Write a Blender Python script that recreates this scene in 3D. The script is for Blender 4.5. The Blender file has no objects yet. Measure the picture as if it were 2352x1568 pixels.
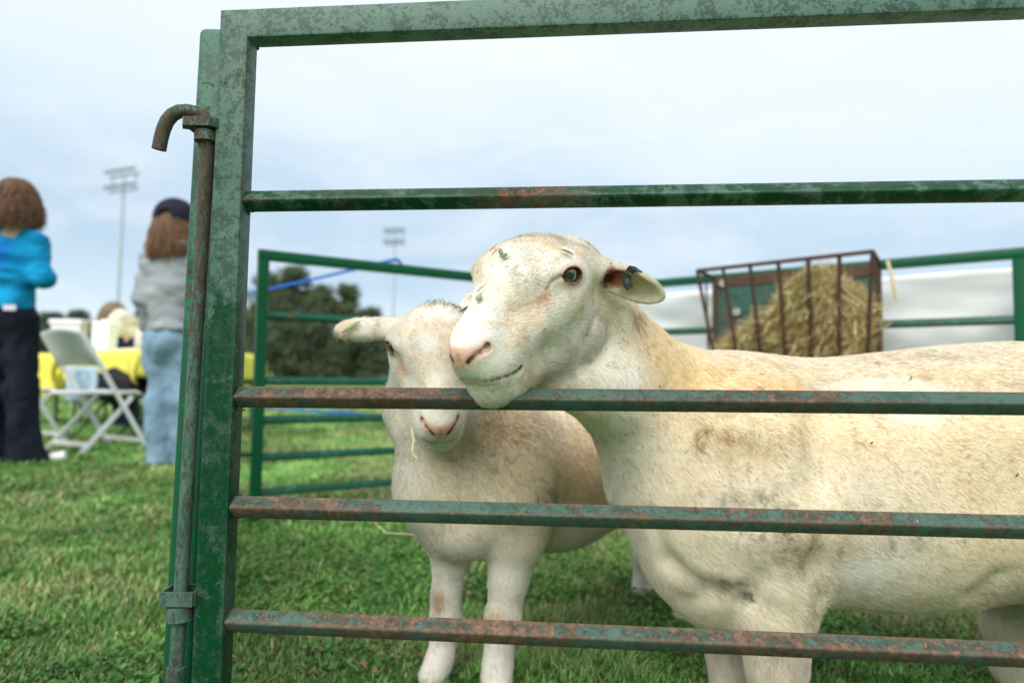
import bpy, bmesh, math, random
import numpy as np
from mathutils import Vector, Matrix
from mathutils.bvhtree import BVHTree

# ------------------------------------------------------------------ camera, sky, sun, exposure
sc = bpy.context.scene
R = math.radians
PITCH, ROLL, FPX, CAMZ = math.atan(82/1450), 0.0130, 1450.0, 0.555
cam_d = bpy.data.cameras.new("camera"); cam = bpy.data.objects.new("camera", cam_d)
sc.collection.objects.link(cam); sc.camera = cam
_F = np.array([0, math.cos(PITCH), math.sin(PITCH)]); _R0 = np.array([1., 0, 0]); _U0 = np.array([0, -math.sin(PITCH), math.cos(PITCH)])
_R = _R0*math.cos(ROLL) + _U0*math.sin(ROLL); _U = _U0*math.cos(ROLL) - _R0*math.sin(ROLL)
CAM = np.array([0, 0, CAMZ])
cam.matrix_world = Matrix([[_R[0], _U[0], -_F[0], 0], [_R[1], _U[1], -_F[1], 0], [_R[2], _U[2], -_F[2], CAMZ], [0, 0, 0, 1]])
cam_d.sensor_width = 36; cam_d.lens = FPX/2352*36; cam_d.clip_start = 0.02; cam_d.clip_end = 2000
cam_d.dof.use_dof = True; cam_d.dof.focus_distance = 0.80; cam_d.dof.aperture_fstop = 2.6

def W(x, y, Y):
    """a direction measured on the photograph (2352 x 1568) taken out to the real distance Y"""
    d = _F + (x-1176)/FPX*_R + (784-y)/FPX*_U
    return CAM + d*(Y/d[1])

sc.render.engine = 'CYCLES'
sc.view_settings.view_transform = 'Standard'; sc.view_settings.look = 'None'
sc.view_settings.exposure = 0.98; sc.view_settings.gamma = 1.0
sc.cycles.use_denoising = True
sc.cycles.max_bounces = 7; sc.cycles.transparent_max_bounces = 6
sc.cycles_curves.shape = 'RIBBONS' if hasattr(sc, 'cycles_curves') else 'RIBBONS'

SUN_EL, SUN_AZ = R(46), R(200)
sun_d = bpy.data.lights.new("sun", 'SUN'); sun = bpy.data.objects.new("sun", sun_d); sc.collection.objects.link(sun)
sun_d.energy = 2.05; sun_d.angle = R(60); sun_d.color = (1.0, .965, .9)
_sd = Vector((math.sin(SUN_AZ)*math.cos(SUN_EL), math.cos(SUN_AZ)*math.cos(SUN_EL), math.sin(SUN_EL)))
sun.rotation_euler = _sd.to_track_quat('Z', 'Y').to_euler()

def L(r, g, b):
    f = lambda c: (c/255/12.92 if c/255 <= .04045 else ((c/255+.055)/1.055)**2.4)
    return (f(r), f(g), f(b))

world = bpy.data.worlds.new("World"); sc.world = world; world.use_nodes = True
nt = world.node_tree; nt.nodes.clear()
class N:
    """small node-graph helper"""
    def __init__(s, nt): s.nt = nt
    def __call__(s, t, **kw):
        n = s.nt.nodes.new(t)
        for k, v in kw.items():
            if k.startswith('i_'):
                key = k[2:]
                key = int(key) if key.isdigit() else key.replace('_', ' ')
                if hasattr(v, 'links'): s.nt.links.new(v, n.inputs[key])
                else: n.inputs[key].default_value = v
            else: setattr(n, k, v)
        return n
    def math(s, op, a, b=None, c=None, clamp=False):
        n = s.nt.nodes.new('ShaderNodeMath'); n.operation = op; n.use_clamp = clamp
        for i, v in enumerate((a, b, c)):
            if v is None: continue
            if hasattr(v, 'links'): s.nt.links.new(v, n.inputs[i])
            else: n.inputs[i].default_value = v
        return n.outputs[0]
    def mix(s, f, a, b, blend='MIX'):
        n = s.nt.nodes.new('ShaderNodeMix'); n.data_type = 'RGBA'; n.blend_type = blend
        for i, v in ((0, f), (6, a), (7, b)):
            if hasattr(v, 'links'): s.nt.links.new(v, n.inputs[i])
            else: n.inputs[i].default_value = v if i == 0 else (*v[:3], 1)
        return n.outputs[2]
    def ramp(s, f, pts, interp='LINEAR'):
        n = s.nt.nodes.new('ShaderNodeValToRGB'); n.color_ramp.interpolation = interp
        e = n.color_ramp.elements
        while len(e) < len(pts): e.new(.5)
        for i, (p, c) in enumerate(pts):
            e[i].position = p
            e[i].color = (*c[:3], 1) if hasattr(c, '__len__') else (c, c, c, 1)
        if hasattr(f, 'links'): s.nt.links.new(f, n.inputs[0])
        return n.outputs[0]
    def noise(s, vec, scale, detail=4, rough=.5, dist=0):
        n = s.nt.nodes.new('ShaderNodeTexNoise')
        n.inputs['Scale'].default_value = scale; n.inputs['Detail'].default_value = detail
        n.inputs['Roughness'].default_value = rough; n.inputs['Distortion'].default_value = dist
        if vec is not None: s.nt.links.new(vec, n.inputs['Vector'])
        return n.outputs[0]
    def mapping(s, vec, sc_=(1, 1, 1), rot=(0, 0, 0), loc=(0, 0, 0)):
        n = s.nt.nodes.new('ShaderNodeMapping'); s.nt.links.new(vec, n.inputs[0])
        n.inputs[1].default_value = loc; n.inputs[2].default_value = rot; n.inputs[3].default_value = sc_
        return n.outputs[0]

g = N(nt)
sky = g('ShaderNodeTexSky', sky_type='NISHITA'); sky.sun_disc = False; sky.sun_elevation = SUN_EL; sky.sun_rotation = SUN_AZ
clear = g('ShaderNodeBackground', i_Strength=.09); nt.links.new(sky.outputs[0], clear.inputs[0])
gen = g('ShaderNodeTexCoord').outputs['Generated']
sep = g('ShaderNodeSeparateXYZ'); nt.links.new(gen, sep.inputs[0])
# the cloud deck, by elevation: bright gap at the horizon, a blue-grey bank above it, white cloud overhead
cl = g.noise(g.mapping(gen, (1.3, 1.3, 4.2)), 1.5, 6, .55, .3)
z2 = g.math('ADD', sep.outputs[2], g.math('MULTIPLY', g.math('SUBTRACT', cl, .5), .16))
z2 = g.math('ADD', z2, g.math('MULTIPLY', g.math('MAXIMUM', sep.outputs[0], 0.0), .16))
deck = g.ramp(z2, [(0.0, L(205, 230, 245)), (.045, L(238, 248, 253)), (.09, L(212, 232, 245)), (.17, L(190, 214, 234)),
                   (.26, L(197, 219, 237)), (.36, L(224, 240, 251)), (.5, L(242, 249, 255)), (1.0, L(246, 250, 255))])
fine = g.noise(g.mapping(gen, (1, 1, 3.0)), 4.2, 7, .6, .5)
deck = g.mix(g.math('MULTIPLY', g.ramp(fine, [(.42, 0.), (.72, 1.)]), .5), deck, L(250, 253, 255))
# added dimming of the unseen low sky behind the camera, darkens rail undersides
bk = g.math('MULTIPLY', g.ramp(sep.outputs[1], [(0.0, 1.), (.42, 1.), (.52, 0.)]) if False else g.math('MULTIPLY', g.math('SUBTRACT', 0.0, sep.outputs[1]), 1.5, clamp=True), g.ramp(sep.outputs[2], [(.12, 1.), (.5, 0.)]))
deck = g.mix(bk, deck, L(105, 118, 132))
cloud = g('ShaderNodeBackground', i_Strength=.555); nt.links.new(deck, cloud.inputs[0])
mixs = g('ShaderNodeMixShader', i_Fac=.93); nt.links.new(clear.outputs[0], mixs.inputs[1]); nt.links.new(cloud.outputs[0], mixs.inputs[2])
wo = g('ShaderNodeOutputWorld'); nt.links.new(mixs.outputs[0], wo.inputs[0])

# ------------------------------------------------------------------ helpers: objects
C = sc.collection
def tag(o, label=None, cat=None, group=None, kind=None):
    if label: o['label'] = label
    if cat: o['category'] = cat
    if group: o['group'] = group
    if kind: o['kind'] = kind
    return o
def thing(name, loc, label, cat, group=None):
    o = bpy.data.objects.new(name, None); C.objects.link(o); o.location = Vector([float(v) for v in loc]); o.empty_display_size = .05
    return tag(o, label, cat, group)
def root_off(p):
    off = Vector((0, 0, 0))
    while p is not None: off += p.location; p = p.parent
    return off
def link(name, me, mat=None, parent=None, smooth=False):
    """mesh given in world coordinates; put under its parent without moving it"""
    o = bpy.data.objects.new(name, me); C.objects.link(o)
    if mat:
        for m in (mat if isinstance(mat, (list, tuple)) else [mat]): me.materials.append(m)
    if parent is not None:
        o.parent = parent
        me.transform(Matrix.Translation(-root_off(parent)))
    if smooth: me.shade_smooth()
    return o
def pyd(name, V, Fs):
    me = bpy.data.meshes.new(name); me.from_pydata([tuple(map(float, v)) for v in V], [], Fs); me.update(); return me
def np_mesh(name, V, F, cols=None):
    """fast mesh from arrays; F is n x 3 or n x 4; cols per vertex"""
    V = np.ascontiguousarray(V, np.float32); F = np.ascontiguousarray(F, np.int32); k = F.shape[1]
    me = bpy.data.meshes.new(name)
    me.vertices.add(len(V)); me.vertices.foreach_set('co', V.ravel())
    me.loops.add(F.size); me.loops.foreach_set('vertex_index', F.ravel())
    me.polygons.add(len(F)); me.polygons.foreach_set('loop_start', np.arange(0, F.size, k, dtype=np.int32))
    me.update(calc_edges=True)
    if cols is not None:
        a = me.color_attributes.new('col', 'FLOAT_COLOR', 'POINT')
        a.data.foreach_set('color', np.c_[cols, np.ones(len(cols))].astype(np.float32).ravel())
    return me
class MB:
    """collects simple solids into one mesh"""
    def __init__(s): s.V = []; s.F = []
    def add(s, V, F):
        n = len(s.V); s.V += [tuple(map(float, v)) for v in V]; s.F += [tuple(i+n for i in f) for f in F]; return s
    def box(s, c, ax, ay, az, hx, hy, hz):
        c, ax, ay, az = (np.array(v, float) for v in (c, ax, ay, az))
        V = [c + ax*hx*i + ay*hy*j + az*hz*k for i in (-1, 1) for j in (-1, 1) for k in (-1, 1)]
        return s.add(V, [(0, 1, 3, 2), (4, 6, 7, 5), (0, 4, 5, 1), (2, 3, 7, 6), (0, 2, 6, 4), (1, 5, 7, 3)])
    def abox(s, lo, hi):
        lo, hi = np.array(lo, float), np.array(hi, float)
        return s.box((lo+hi)/2, (1, 0, 0), (0, 1, 0), (0, 0, 1), *((hi-lo)/2))
    def sweep(s, pts, prof, up=(0, 0, 1), scales=None, cap=True):
        """profile (list of (side, up)) swept along points with mitred joints"""
        pts = [np.array(p, float) for p in pts]; n = len(prof); V = []; F = []
        up = np.array(up, float)
        for i, p in enumerate(pts):
            a = pts[max(i-1, 0)]; b = pts[min(i+1, len(pts)-1)]; d = (b-a)/np.linalg.norm(b-a)
            sd = np.cross(d, up); sd /= np.linalg.norm(sd); u2 = np.cross(sd, d)
            k = 1 if scales is None else scales[i]
            V += [p + sd*q[0]*k + u2*q[1]*k for q in prof]
        for i in range(len(pts)-1):
            for j in range(n):
                j2 = (j+1) % n
                F.append((i*n+j, i*n+j2, (i+1)*n+j2, (i+1)*n+j))
        if cap: F += [tuple(range(n))[::-1], tuple((len(pts)-1)*n+j for j in range(n))]
        return s.add(V, F)
    def tube(s, pts, r, seg=12, up=(0, 0, 1), scales=None):
        return s.sweep(pts, [(r*math.cos(2*math.pi*k/seg), r*math.sin(2*math.pi*k/seg)) for k in range(seg)], up, scales)
    def build(s, name, mat, parent=None, smooth=False):
        me = pyd(name, s.V, s.F)
        bm = bmesh.new(); bm.from_mesh(me); bmesh.ops.recalc_face_normals(bm, faces=bm.faces); bm.to_mesh(me); bm.free()
        o = link(name, me, mat, parent)
        if smooth: me.shade_smooth(); me.set_sharp_from_angle(angle=R(40))
        return o
def sq_prof(h, r, rot=0, n=3):
    P = []
    for q in range(4):
        cx, cy = ((h-r), (h-r)); a0 = q*math.pi/2
        for k in range(n+1):
            a = a0 + k/n*math.pi/2
            ox, oy = (cx if math.cos(a0+math.pi/4) > 0 else -cx), (cy if math.sin(a0+math.pi/4) > 0 else -cy)
            x, y = ox + r*math.cos(a), oy + r*math.sin(a)
            P.append((x*math.cos(rot)-y*math.sin(rot), x*math.sin(rot)+y*math.cos(rot)))
    return P

# ------------------------------------------------------------------ helpers: noise and implicit surfaces
def _h(ix, iy, iz, s):
    with np.errstate(over='ignore'):
        n = (ix*374761393 + iy*668265263 + iz*2147483647 + s*1274126177).astype(np.int64)
        n = (n ^ (n >> 13))*1274126177; n = n ^ (n >> 16)
    return (n & 0xffff).astype(np.float32)/65535.
def vnoise(P, scale, seed=0):
    Q = np.asarray(P, np.float64)*scale; I = np.floor(Q).astype(np.int64); f = (Q-I).astype(np.float32); f = f*f*(3-2*f)
    x, y, z = I[:, 0], I[:, 1], I[:, 2]; u, v, w = f[:, 0], f[:, 1], f[:, 2]; o = 0
    for a in (0, 1):
        for b in (0, 1):
            for c in (0, 1):
                o = o + _h(x+a, y+b, z+c, seed)*(u if a else 1-u)*(v if b else 1-v)*(w if c else 1-w)
    return o
def fbm(P, scale, oct=3, seed=0):
    o = 0; a = .5; t = 0
    for k in range(oct):
        o = o + a*vnoise(P, scale*2**k, seed+k*17); t += a; a *= .5
    return o/t
def sstep(a, b, x):
    t = np.clip((x-a)/(b-a), 0, 1); return t*t*(3-2*t)
def ccurve(xs, ys, q):
    """smooth (monotone-ish) interpolation through control points"""
    xs = np.array(xs, float); ys = np.array(ys, float); m = np.gradient(ys, xs)
    q = np.clip(q, xs[0], xs[-1]); i = np.clip(np.searchsorted(xs, q)-1, 0, len(xs)-2)
    h = xs[i+1]-xs[i]; t = (q-xs[i])/h
    return (2*t**3-3*t**2+1)*ys[i] + (t**3-2*t**2+t)*h*m[i] + (-2*t**3+3*t**2)*ys[i+1] + (t**3-t**2)*h*m[i+1]
def axis(lo, hi, coarse, fines=()):
    """grid coordinates: coarse steps, finer inside the given (a, b, step) spans"""
    out = [lo]; x = lo
    while x < hi:
        st = coarse
        for a, b, s in fines:
            if a-3*coarse < x < b: st = min(st, s if x >= a else max(s, (a-x)*.5+s*.5))
            elif x >= b: st = min(st, s + (x-b)*.35)
        x += st; out.append(x)
    return np.array(out, np.float32)
class Field:
    def __init__(s, xs, ys, zs):
        s.a = [xs, ys, zs]; s.D = np.full((len(xs), len(ys), len(zs)), .5, np.float32)
    def _sub(s, lo, hi):
        sl = []
        for k in range(3):
            i0 = max(int(np.searchsorted(s.a[k], lo[k]))-1, 0); i1 = min(int(np.searchsorted(s.a[k], hi[k]))+1, len(s.a[k]))
            if i1 <= i0: return None, None
            sl.append(slice(i0, i1))
        G = (s.a[0][sl[0]][:, None, None], s.a[1][sl[1]][None, :, None], s.a[2][sl[2]][None, None, :])
        return tuple(sl), G
    def _comb(s, sl, d, k, mode):
        A = s.D[sl]
        if mode == 'sub':
            h = np.maximum(k-np.abs(-d-A), 0)/k; s.D[sl] = np.maximum(A, -d) + h*h*k*.25
        else:
            h = np.maximum(k-np.abs(d-A), 0)/k; s.D[sl] = np.minimum(A, d) - h*h*k*.25
    def ell(s, c, r, M=None, k=.02, mode='add'):
        """ellipsoid; M rows are its own axes in world space"""
        c = np.array(c, float); r = np.array(r, float); M = np.eye(3) if M is None else np.asarray(M)
        ext = np.sqrt(((M.T*r)**2).sum(1)) + k + .012
        sl, G = s._sub(c-ext, c+ext)
        if sl is None: return s
        q = [G[i]-c[i] for i in range(3)]; k0 = 0; k1 = 0
        for j in range(3):
            t = (q[0]*M[j, 0] + q[1]*M[j, 1] + q[2]*M[j, 2])
            k0 = k0 + (t/r[j])**2; k1 = k1 + (t/r[j]**2)**2
        k0 = np.sqrt(k0); k1 = np.sqrt(k1)+1e-9
        s._comb(sl, (k0*(k0-1)/k1).astype(np.float32), k, mode); return s
    def cap(s, a, b, ra, rb, k=.02, mode='add', n=None, f=1.):
        """tapered capsule; n, f: flattened by the factor f along the unit vector n"""
        a = np.array(a, float); b = np.array(b, float); m = max(ra, rb)*max(1, f) + k + .012
        sl, G = s._sub(np.minimum(a, b)-m, np.maximum(a, b)+m)
        if sl is None: return s
        q = [G[i]-a[i] for i in range(3)]; ab = b-a
        if n is not None:
            n = np.array(n, float); n /= np.linalg.norm(n)
            t = (q[0]*n[0]+q[1]*n[1]+q[2]*n[2])*(1/f-1); q = [q[i]+n[i]*t for i in range(3)]
            ab = ab + n*(ab@n)*(1/f-1)
        t = np.clip((q[0]*ab[0]+q[1]*ab[1]+q[2]*ab[2])/(ab@ab+1e-12), 0, 1)
        d = np.sqrt((q[0]-t*ab[0])**2+(q[1]-t*ab[1])**2+(q[2]-t*ab[2])**2) - (ra+t*(rb-ra))
        if n is not None: d = d*min(1, f)
        s._comb(sl, d.astype(np.float32), k, mode); return s
    def chain(s, pts, rs, k=.02, mode='add', n=None, f=1.):
        for i in range(len(pts)-1): s.cap(pts[i], pts[i+1], rs[i], rs[i+1], k, mode, n, f)
        return s
    def mesh(s, name, smooth=0):
        D = s.D; xs, ys, zs = s.a; I = D < 0
        cnt = np.zeros(tuple(n-1 for n in D.shape), np.int8)
        for a in (0, 1):
            for b in (0, 1):
                for c in (0, 1):
                    cnt += I[a:a+cnt.shape[0], b:b+cnt.shape[1], c:c+cnt.shape[2]]
        act = (cnt > 0) & (cnt < 8); ci = np.argwhere(act); idx = np.full(act.shape, -1, np.int32); idx[act] = np.arange(len(ci))
        cor = [(a, b, c) for a in (0, 1) for b in (0, 1) for c in (0, 1)]
        val = np.stack([D[ci[:, 0]+a, ci[:, 1]+b, ci[:, 2]+c] for a, b, c in cor], 1)
        S = np.zeros((len(ci), 3)); w = np.zeros(len(ci))
        for i, A in enumerate(cor):
            for j, B in enumerate(cor):
                if j <= i or sum(abs(A[k]-B[k]) for k in range(3)) != 1: continue
                va, vb = val[:, i], val[:, j]; m = (va < 0) != (vb < 0)
                t = np.where(m, va/np.where(m, va-vb, 1), 0)
                for k in range(3): S[:, k] += np.where(m, A[k]+t*(B[k]-A[k]), 0)
                w += m
        S /= w[:, None]; V = np.empty_like(S)
        for k, ax in enumerate((xs, ys, zs)):
            i0 = ci[:, k]; V[:, k] = ax[i0] + S[:, k]*(ax[i0+1]-ax[i0])
        Q = []
        for ax in range(3):
            lo = [slice(None)]*3; hi = [slice(None)]*3; lo[ax] = slice(0, -1); hi[ax] = slice(1, None)
            A = I[tuple(lo)]; B = I[tuple(hi)]; e = np.argwhere(A != B)
            o1, o2 = [k for k in range(3) if k != ax]
            ok = (e[:, o1] > 0) & (e[:, o2] > 0) & (e[:, o1] < D.shape[o1]-1) & (e[:, o2] < D.shape[o2]-1); e = e[ok]
            flip = A[tuple(e.T)]
            def at(d1, d2):
                f = e.copy(); f[:, o1] += d1; f[:, o2] += d2; return idx[tuple(f.T)]
            q = np.stack([at(-1, -1), at(0, -1), at(0, 0), at(-1, 0)], 1)
            if ax == 1: flip = ~flip
            q[~flip] = q[~flip][:, ::-1]; Q.append(q)
        Q = np.concatenate(Q); Q = Q[(Q >= 0).all(1)]
        for _ in range(smooth):
            a = np.zeros_like(V); n = np.zeros(len(V))
            for i in range(4):
                np.add.at(a, Q[:, i], V[Q[:, (i+1) % 4]]); np.add.at(a, Q[:, i], V[Q[:, (i-1) % 4]]); np.add.at(n, Q[:, i], 2)
            V = V*.5 + .5*a/np.maximum(n, 1)[:, None]
        return V, Q

# ------------------------------------------------------------------ materials
def new_mat(name):
    m = bpy.data.materials.new(name); m.use_nodes = True; nt = m.node_tree; nt.nodes.clear(); g = N(nt)
    b = g('ShaderNodeBsdfPrincipled'); o = g('ShaderNodeOutputMaterial'); nt.links.new(b.outputs[0], o.inputs[0])
    return m, g, b, nt
def simple(name, col, rough=.6, metal=0, var=.0, scale=8, bump=0, spec=.5):
    m, g, b, nt = new_mat(name)
    b.inputs['Roughness'].default_value = rough; b.inputs['Metallic'].default_value = metal; b.inputs['Specular IOR Level'].default_value = spec
    pos = g('ShaderNodeNewGeometry').outputs['Position']
    if var:
        n = g.noise(pos, scale, 5, .6)
        c = g.mix(g.ramp(n, [(.3, 0.), (.7, 1.)]), tuple(v*(1-var) for v in col), tuple(min(1, v*(1+var)) for v in col))
        nt.links.new(c, b.inputs['Base Color'])
    else: b.inputs['Base Color'].default_value = (*col, 1)
    if bump:
        bn = g('ShaderNodeBump', i_Strength=1.0, i_Distance=bump); nt.links.new(g.noise(pos, scale*2, 4), bn.inputs['Height']); nt.links.new(bn.outputs[0], b.inputs['Normal'])
    return m
def vcol(name, rough=.7, spec=.3, sheen=0, sss=0, bump=0, bscale=60, trans=0):
    m, g, b, nt = new_mat(name)
    a = g('ShaderNodeAttribute', attribute_name='col'); nt.links.new(a.outputs['Color'], b.inputs['Base Color'])
    b.inputs['Roughness'].default_value = rough; b.inputs['Specular IOR Level'].default_value = spec
    if bump:
        pos = g('ShaderNodeNewGeometry').outputs['Position']
        bn = g('ShaderNodeBump', i_Strength=1.0, i_Distance=bump); nt.links.new(g.noise(pos, bscale, 4, .6), bn.inputs['Height']); nt.links.new(bn.outputs[0], b.inputs['Normal'])
    if trans:
        t = g('ShaderNodeBsdfTranslucent'); nt.links.new(a.outputs['Color'], t.inputs[0])
        mx = g('ShaderNodeMixShader', i_Fac=trans); nt.links.new(b.outputs[0], mx.inputs[1]); nt.links.new(t.outputs[0], mx.inputs[2])
        nt.links.new(mx.outputs[0], nt.nodes['Material Output'].inputs[0])
    return m
def painted(name, fade, rust, fade_top=0., deep=(.0, .042, .013), faded=(.085, .162, .130), grime=.5, rust_col=(.20, .07, .035), stretch=(1, 1, 1), edge=0, erad=.006, efade=.16, chips=0):
    """weathered green enamel on steel: chalked patches, dark mottling, chips and rust"""
    m, g, b, nt = new_mat(name)
    pos0 = g('ShaderNodeNewGeometry').outputs['Position']; pos = g.mapping(pos0, stretch)
    sp = g('ShaderNodeSeparateXYZ'); nt.links.new(pos0, sp.inputs[0])
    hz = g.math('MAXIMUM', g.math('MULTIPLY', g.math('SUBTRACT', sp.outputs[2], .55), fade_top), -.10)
    n1 = g.noise(pos, 48, 9, .70); n2 = g.noise(pos, 190, 5, .72); n5 = g.noise(pos, 34, 9, .78, .25); n3 = g.noise(pos, 9, 3, .5); n4 = g.noise(pos, 260, 4, .7)
    ew = None
    if edge:      # paint worn off towards the arrises
        bv = g('ShaderNodeBevel', samples=6, i_Radius=erad); geo = g('ShaderNodeNewGeometry'); dp = g('ShaderNodeVectorMath', operation='DOT_PRODUCT')
        nt.links.new(bv.outputs[0], dp.inputs[0]); nt.links.new(geo.outputs['True Normal'], dp.inputs[1]); ew = g.ramp(dp.outputs['Value'], [(.80, 1.), (.995, 0.)])
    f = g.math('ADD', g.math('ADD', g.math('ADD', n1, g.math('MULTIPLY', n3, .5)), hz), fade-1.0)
    if edge: f = g.math('ADD', f, g.math('MULTIPLY', ew, efade))
    f = g.ramp(f, [(.03, 0.), (.10, .6), (.30, 1.)])
    col = g.mix(f, deep, faded)
    if chips:
        cm = g.math('ADD', g.math('MULTIPLY', n5, .8), g.math('MULTIPLY', n3, .25))
        if edge: cm = g.math('ADD', cm, g.math('MULTIPLY', ew, .10))
        col = g.mix(g.ramp(g.math('ADD', cm, chips-.1), [(.60, 0.), (.625, .9)]), col, tuple(v*.75 for v in faded))
    mot = g.ramp(g.math('ADD', g.math('MULTIPLY', n2, .45), g.math('MULTIPLY', n5, .60)), [(.515, 0.), (.56, 1.)])
    col = g.mix(g.math('MULTIPLY', mot, grime), col, (.020, .050, .036))
    sc_ = g.ramp(g.math('ADD', g.math('MULTIPLY', n4, .5), g.math('MULTIPLY', n2, .5)), [(.63, 0.), (.66, 1.)])
    col = g.mix(g.math('MULTIPLY', sc_, .7), col, (.50, .52, .44))
    rn = g.noise(pos, 80, 9, .86, .2); rb = g.noise(pos, 6, 3, .5)
    rr = g.math('ADD', g.math('MULTIPLY', rn, .72), g.math('MULTIPLY', rb, .45))
    rr = g.math('ADD', rr, rust)
    if edge: rr = g.math('ADD', rr, g.math('MULTIPLY', ew, edge))
    rm = g.ramp(rr, [(.69, 0.), (.72, 1.)])
    rc = g.mix(g.ramp(g.noise(pos, 120, 5, .7), [(.35, 0.), (.65, 1.)]), tuple(v*.40 for v in rust_col), tuple(v*1.35 for v in rust_col))
    rc = g.mix(g.ramp(g.noise(pos, 300, 3, .7), [(.45, 0.), (.6, .45)]), rc, tuple(v*.6 for v in faded))
    col = g.mix(g.math('MULTIPLY', rm, .88), col, rc)
    nt.links.new(col, b.inputs['Base Color'])
    ro = g.math('ADD', g.math('MULTIPLY', f, .12), g.math('MULTIPLY', rm, .3)); nt.links.new(g.math('ADD', ro, .30), b.inputs['Roughness'])
    b.inputs['Specular IOR Level'].default_value = .26
    bn = g('ShaderNodeBump', i_Strength=.8, i_Distance=.0014)
    nt.links.new(g.math('ADD', g.math('MULTIPLY', n2, .5), g.math('ADD', g.math('MULTIPLY', rm, .5), g.math('MULTIPLY', n1, .5))), bn.inputs['Height'])
    nt.links.new(bn.outputs[0], b.inputs['Normal'])
    return m
# ------------------------------------------------------------------ sheep
DV = globals().get('DEV', {})
HAIRK = DV.get('hair', 1.0)

def cr(x0, y0, k): return lambda x, y: ((x0+x/k)*.9408, (y0+y/k)*.9408)
_c3, _c2 = cr(1100, 800, 7.84), cr(1280, 620, 10.455)
MARKS = {   # lines of the face as measured on the photograph, with half-widths in metres
 'nostril': ([_c3(325, 665), _c3(380, 610), _c3(450, 545), _c3(520, 492), _c3(600, 465), _c3(672, 432), _c3(718, 388), _c3(716, 338)], [.0008, .0012, .0015, .0018, .0020, .0027, .0032, .0020]),
 'mouth': ([_c3(215, 985), _c3(300, 1022), _c3(420, 1043), _c3(560, 1050), _c3(720, 1038), _c3(880, 1000), _c3(1020, 960), _c3(1180, 900), _c3(1300, 810), _c3(1365, 738)], [.0016, .0020, .0022, .0022, .0022, .0020, .0018, .0015, .0011, .0006]),
 'cleft': ([_c3(238, 560), _c3(226, 680), _c3(236, 780), _c3(246, 880)], [.0005, .0008, .0010, .0012]),
 'tear': ([_c2(930, 590), _c2(800, 660), _c2(700, 740), _c2(590, 885)], [.0022, .0014, .0012, .0007]),
 'eye': ([_c2(1225, 548)], [0])}
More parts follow.
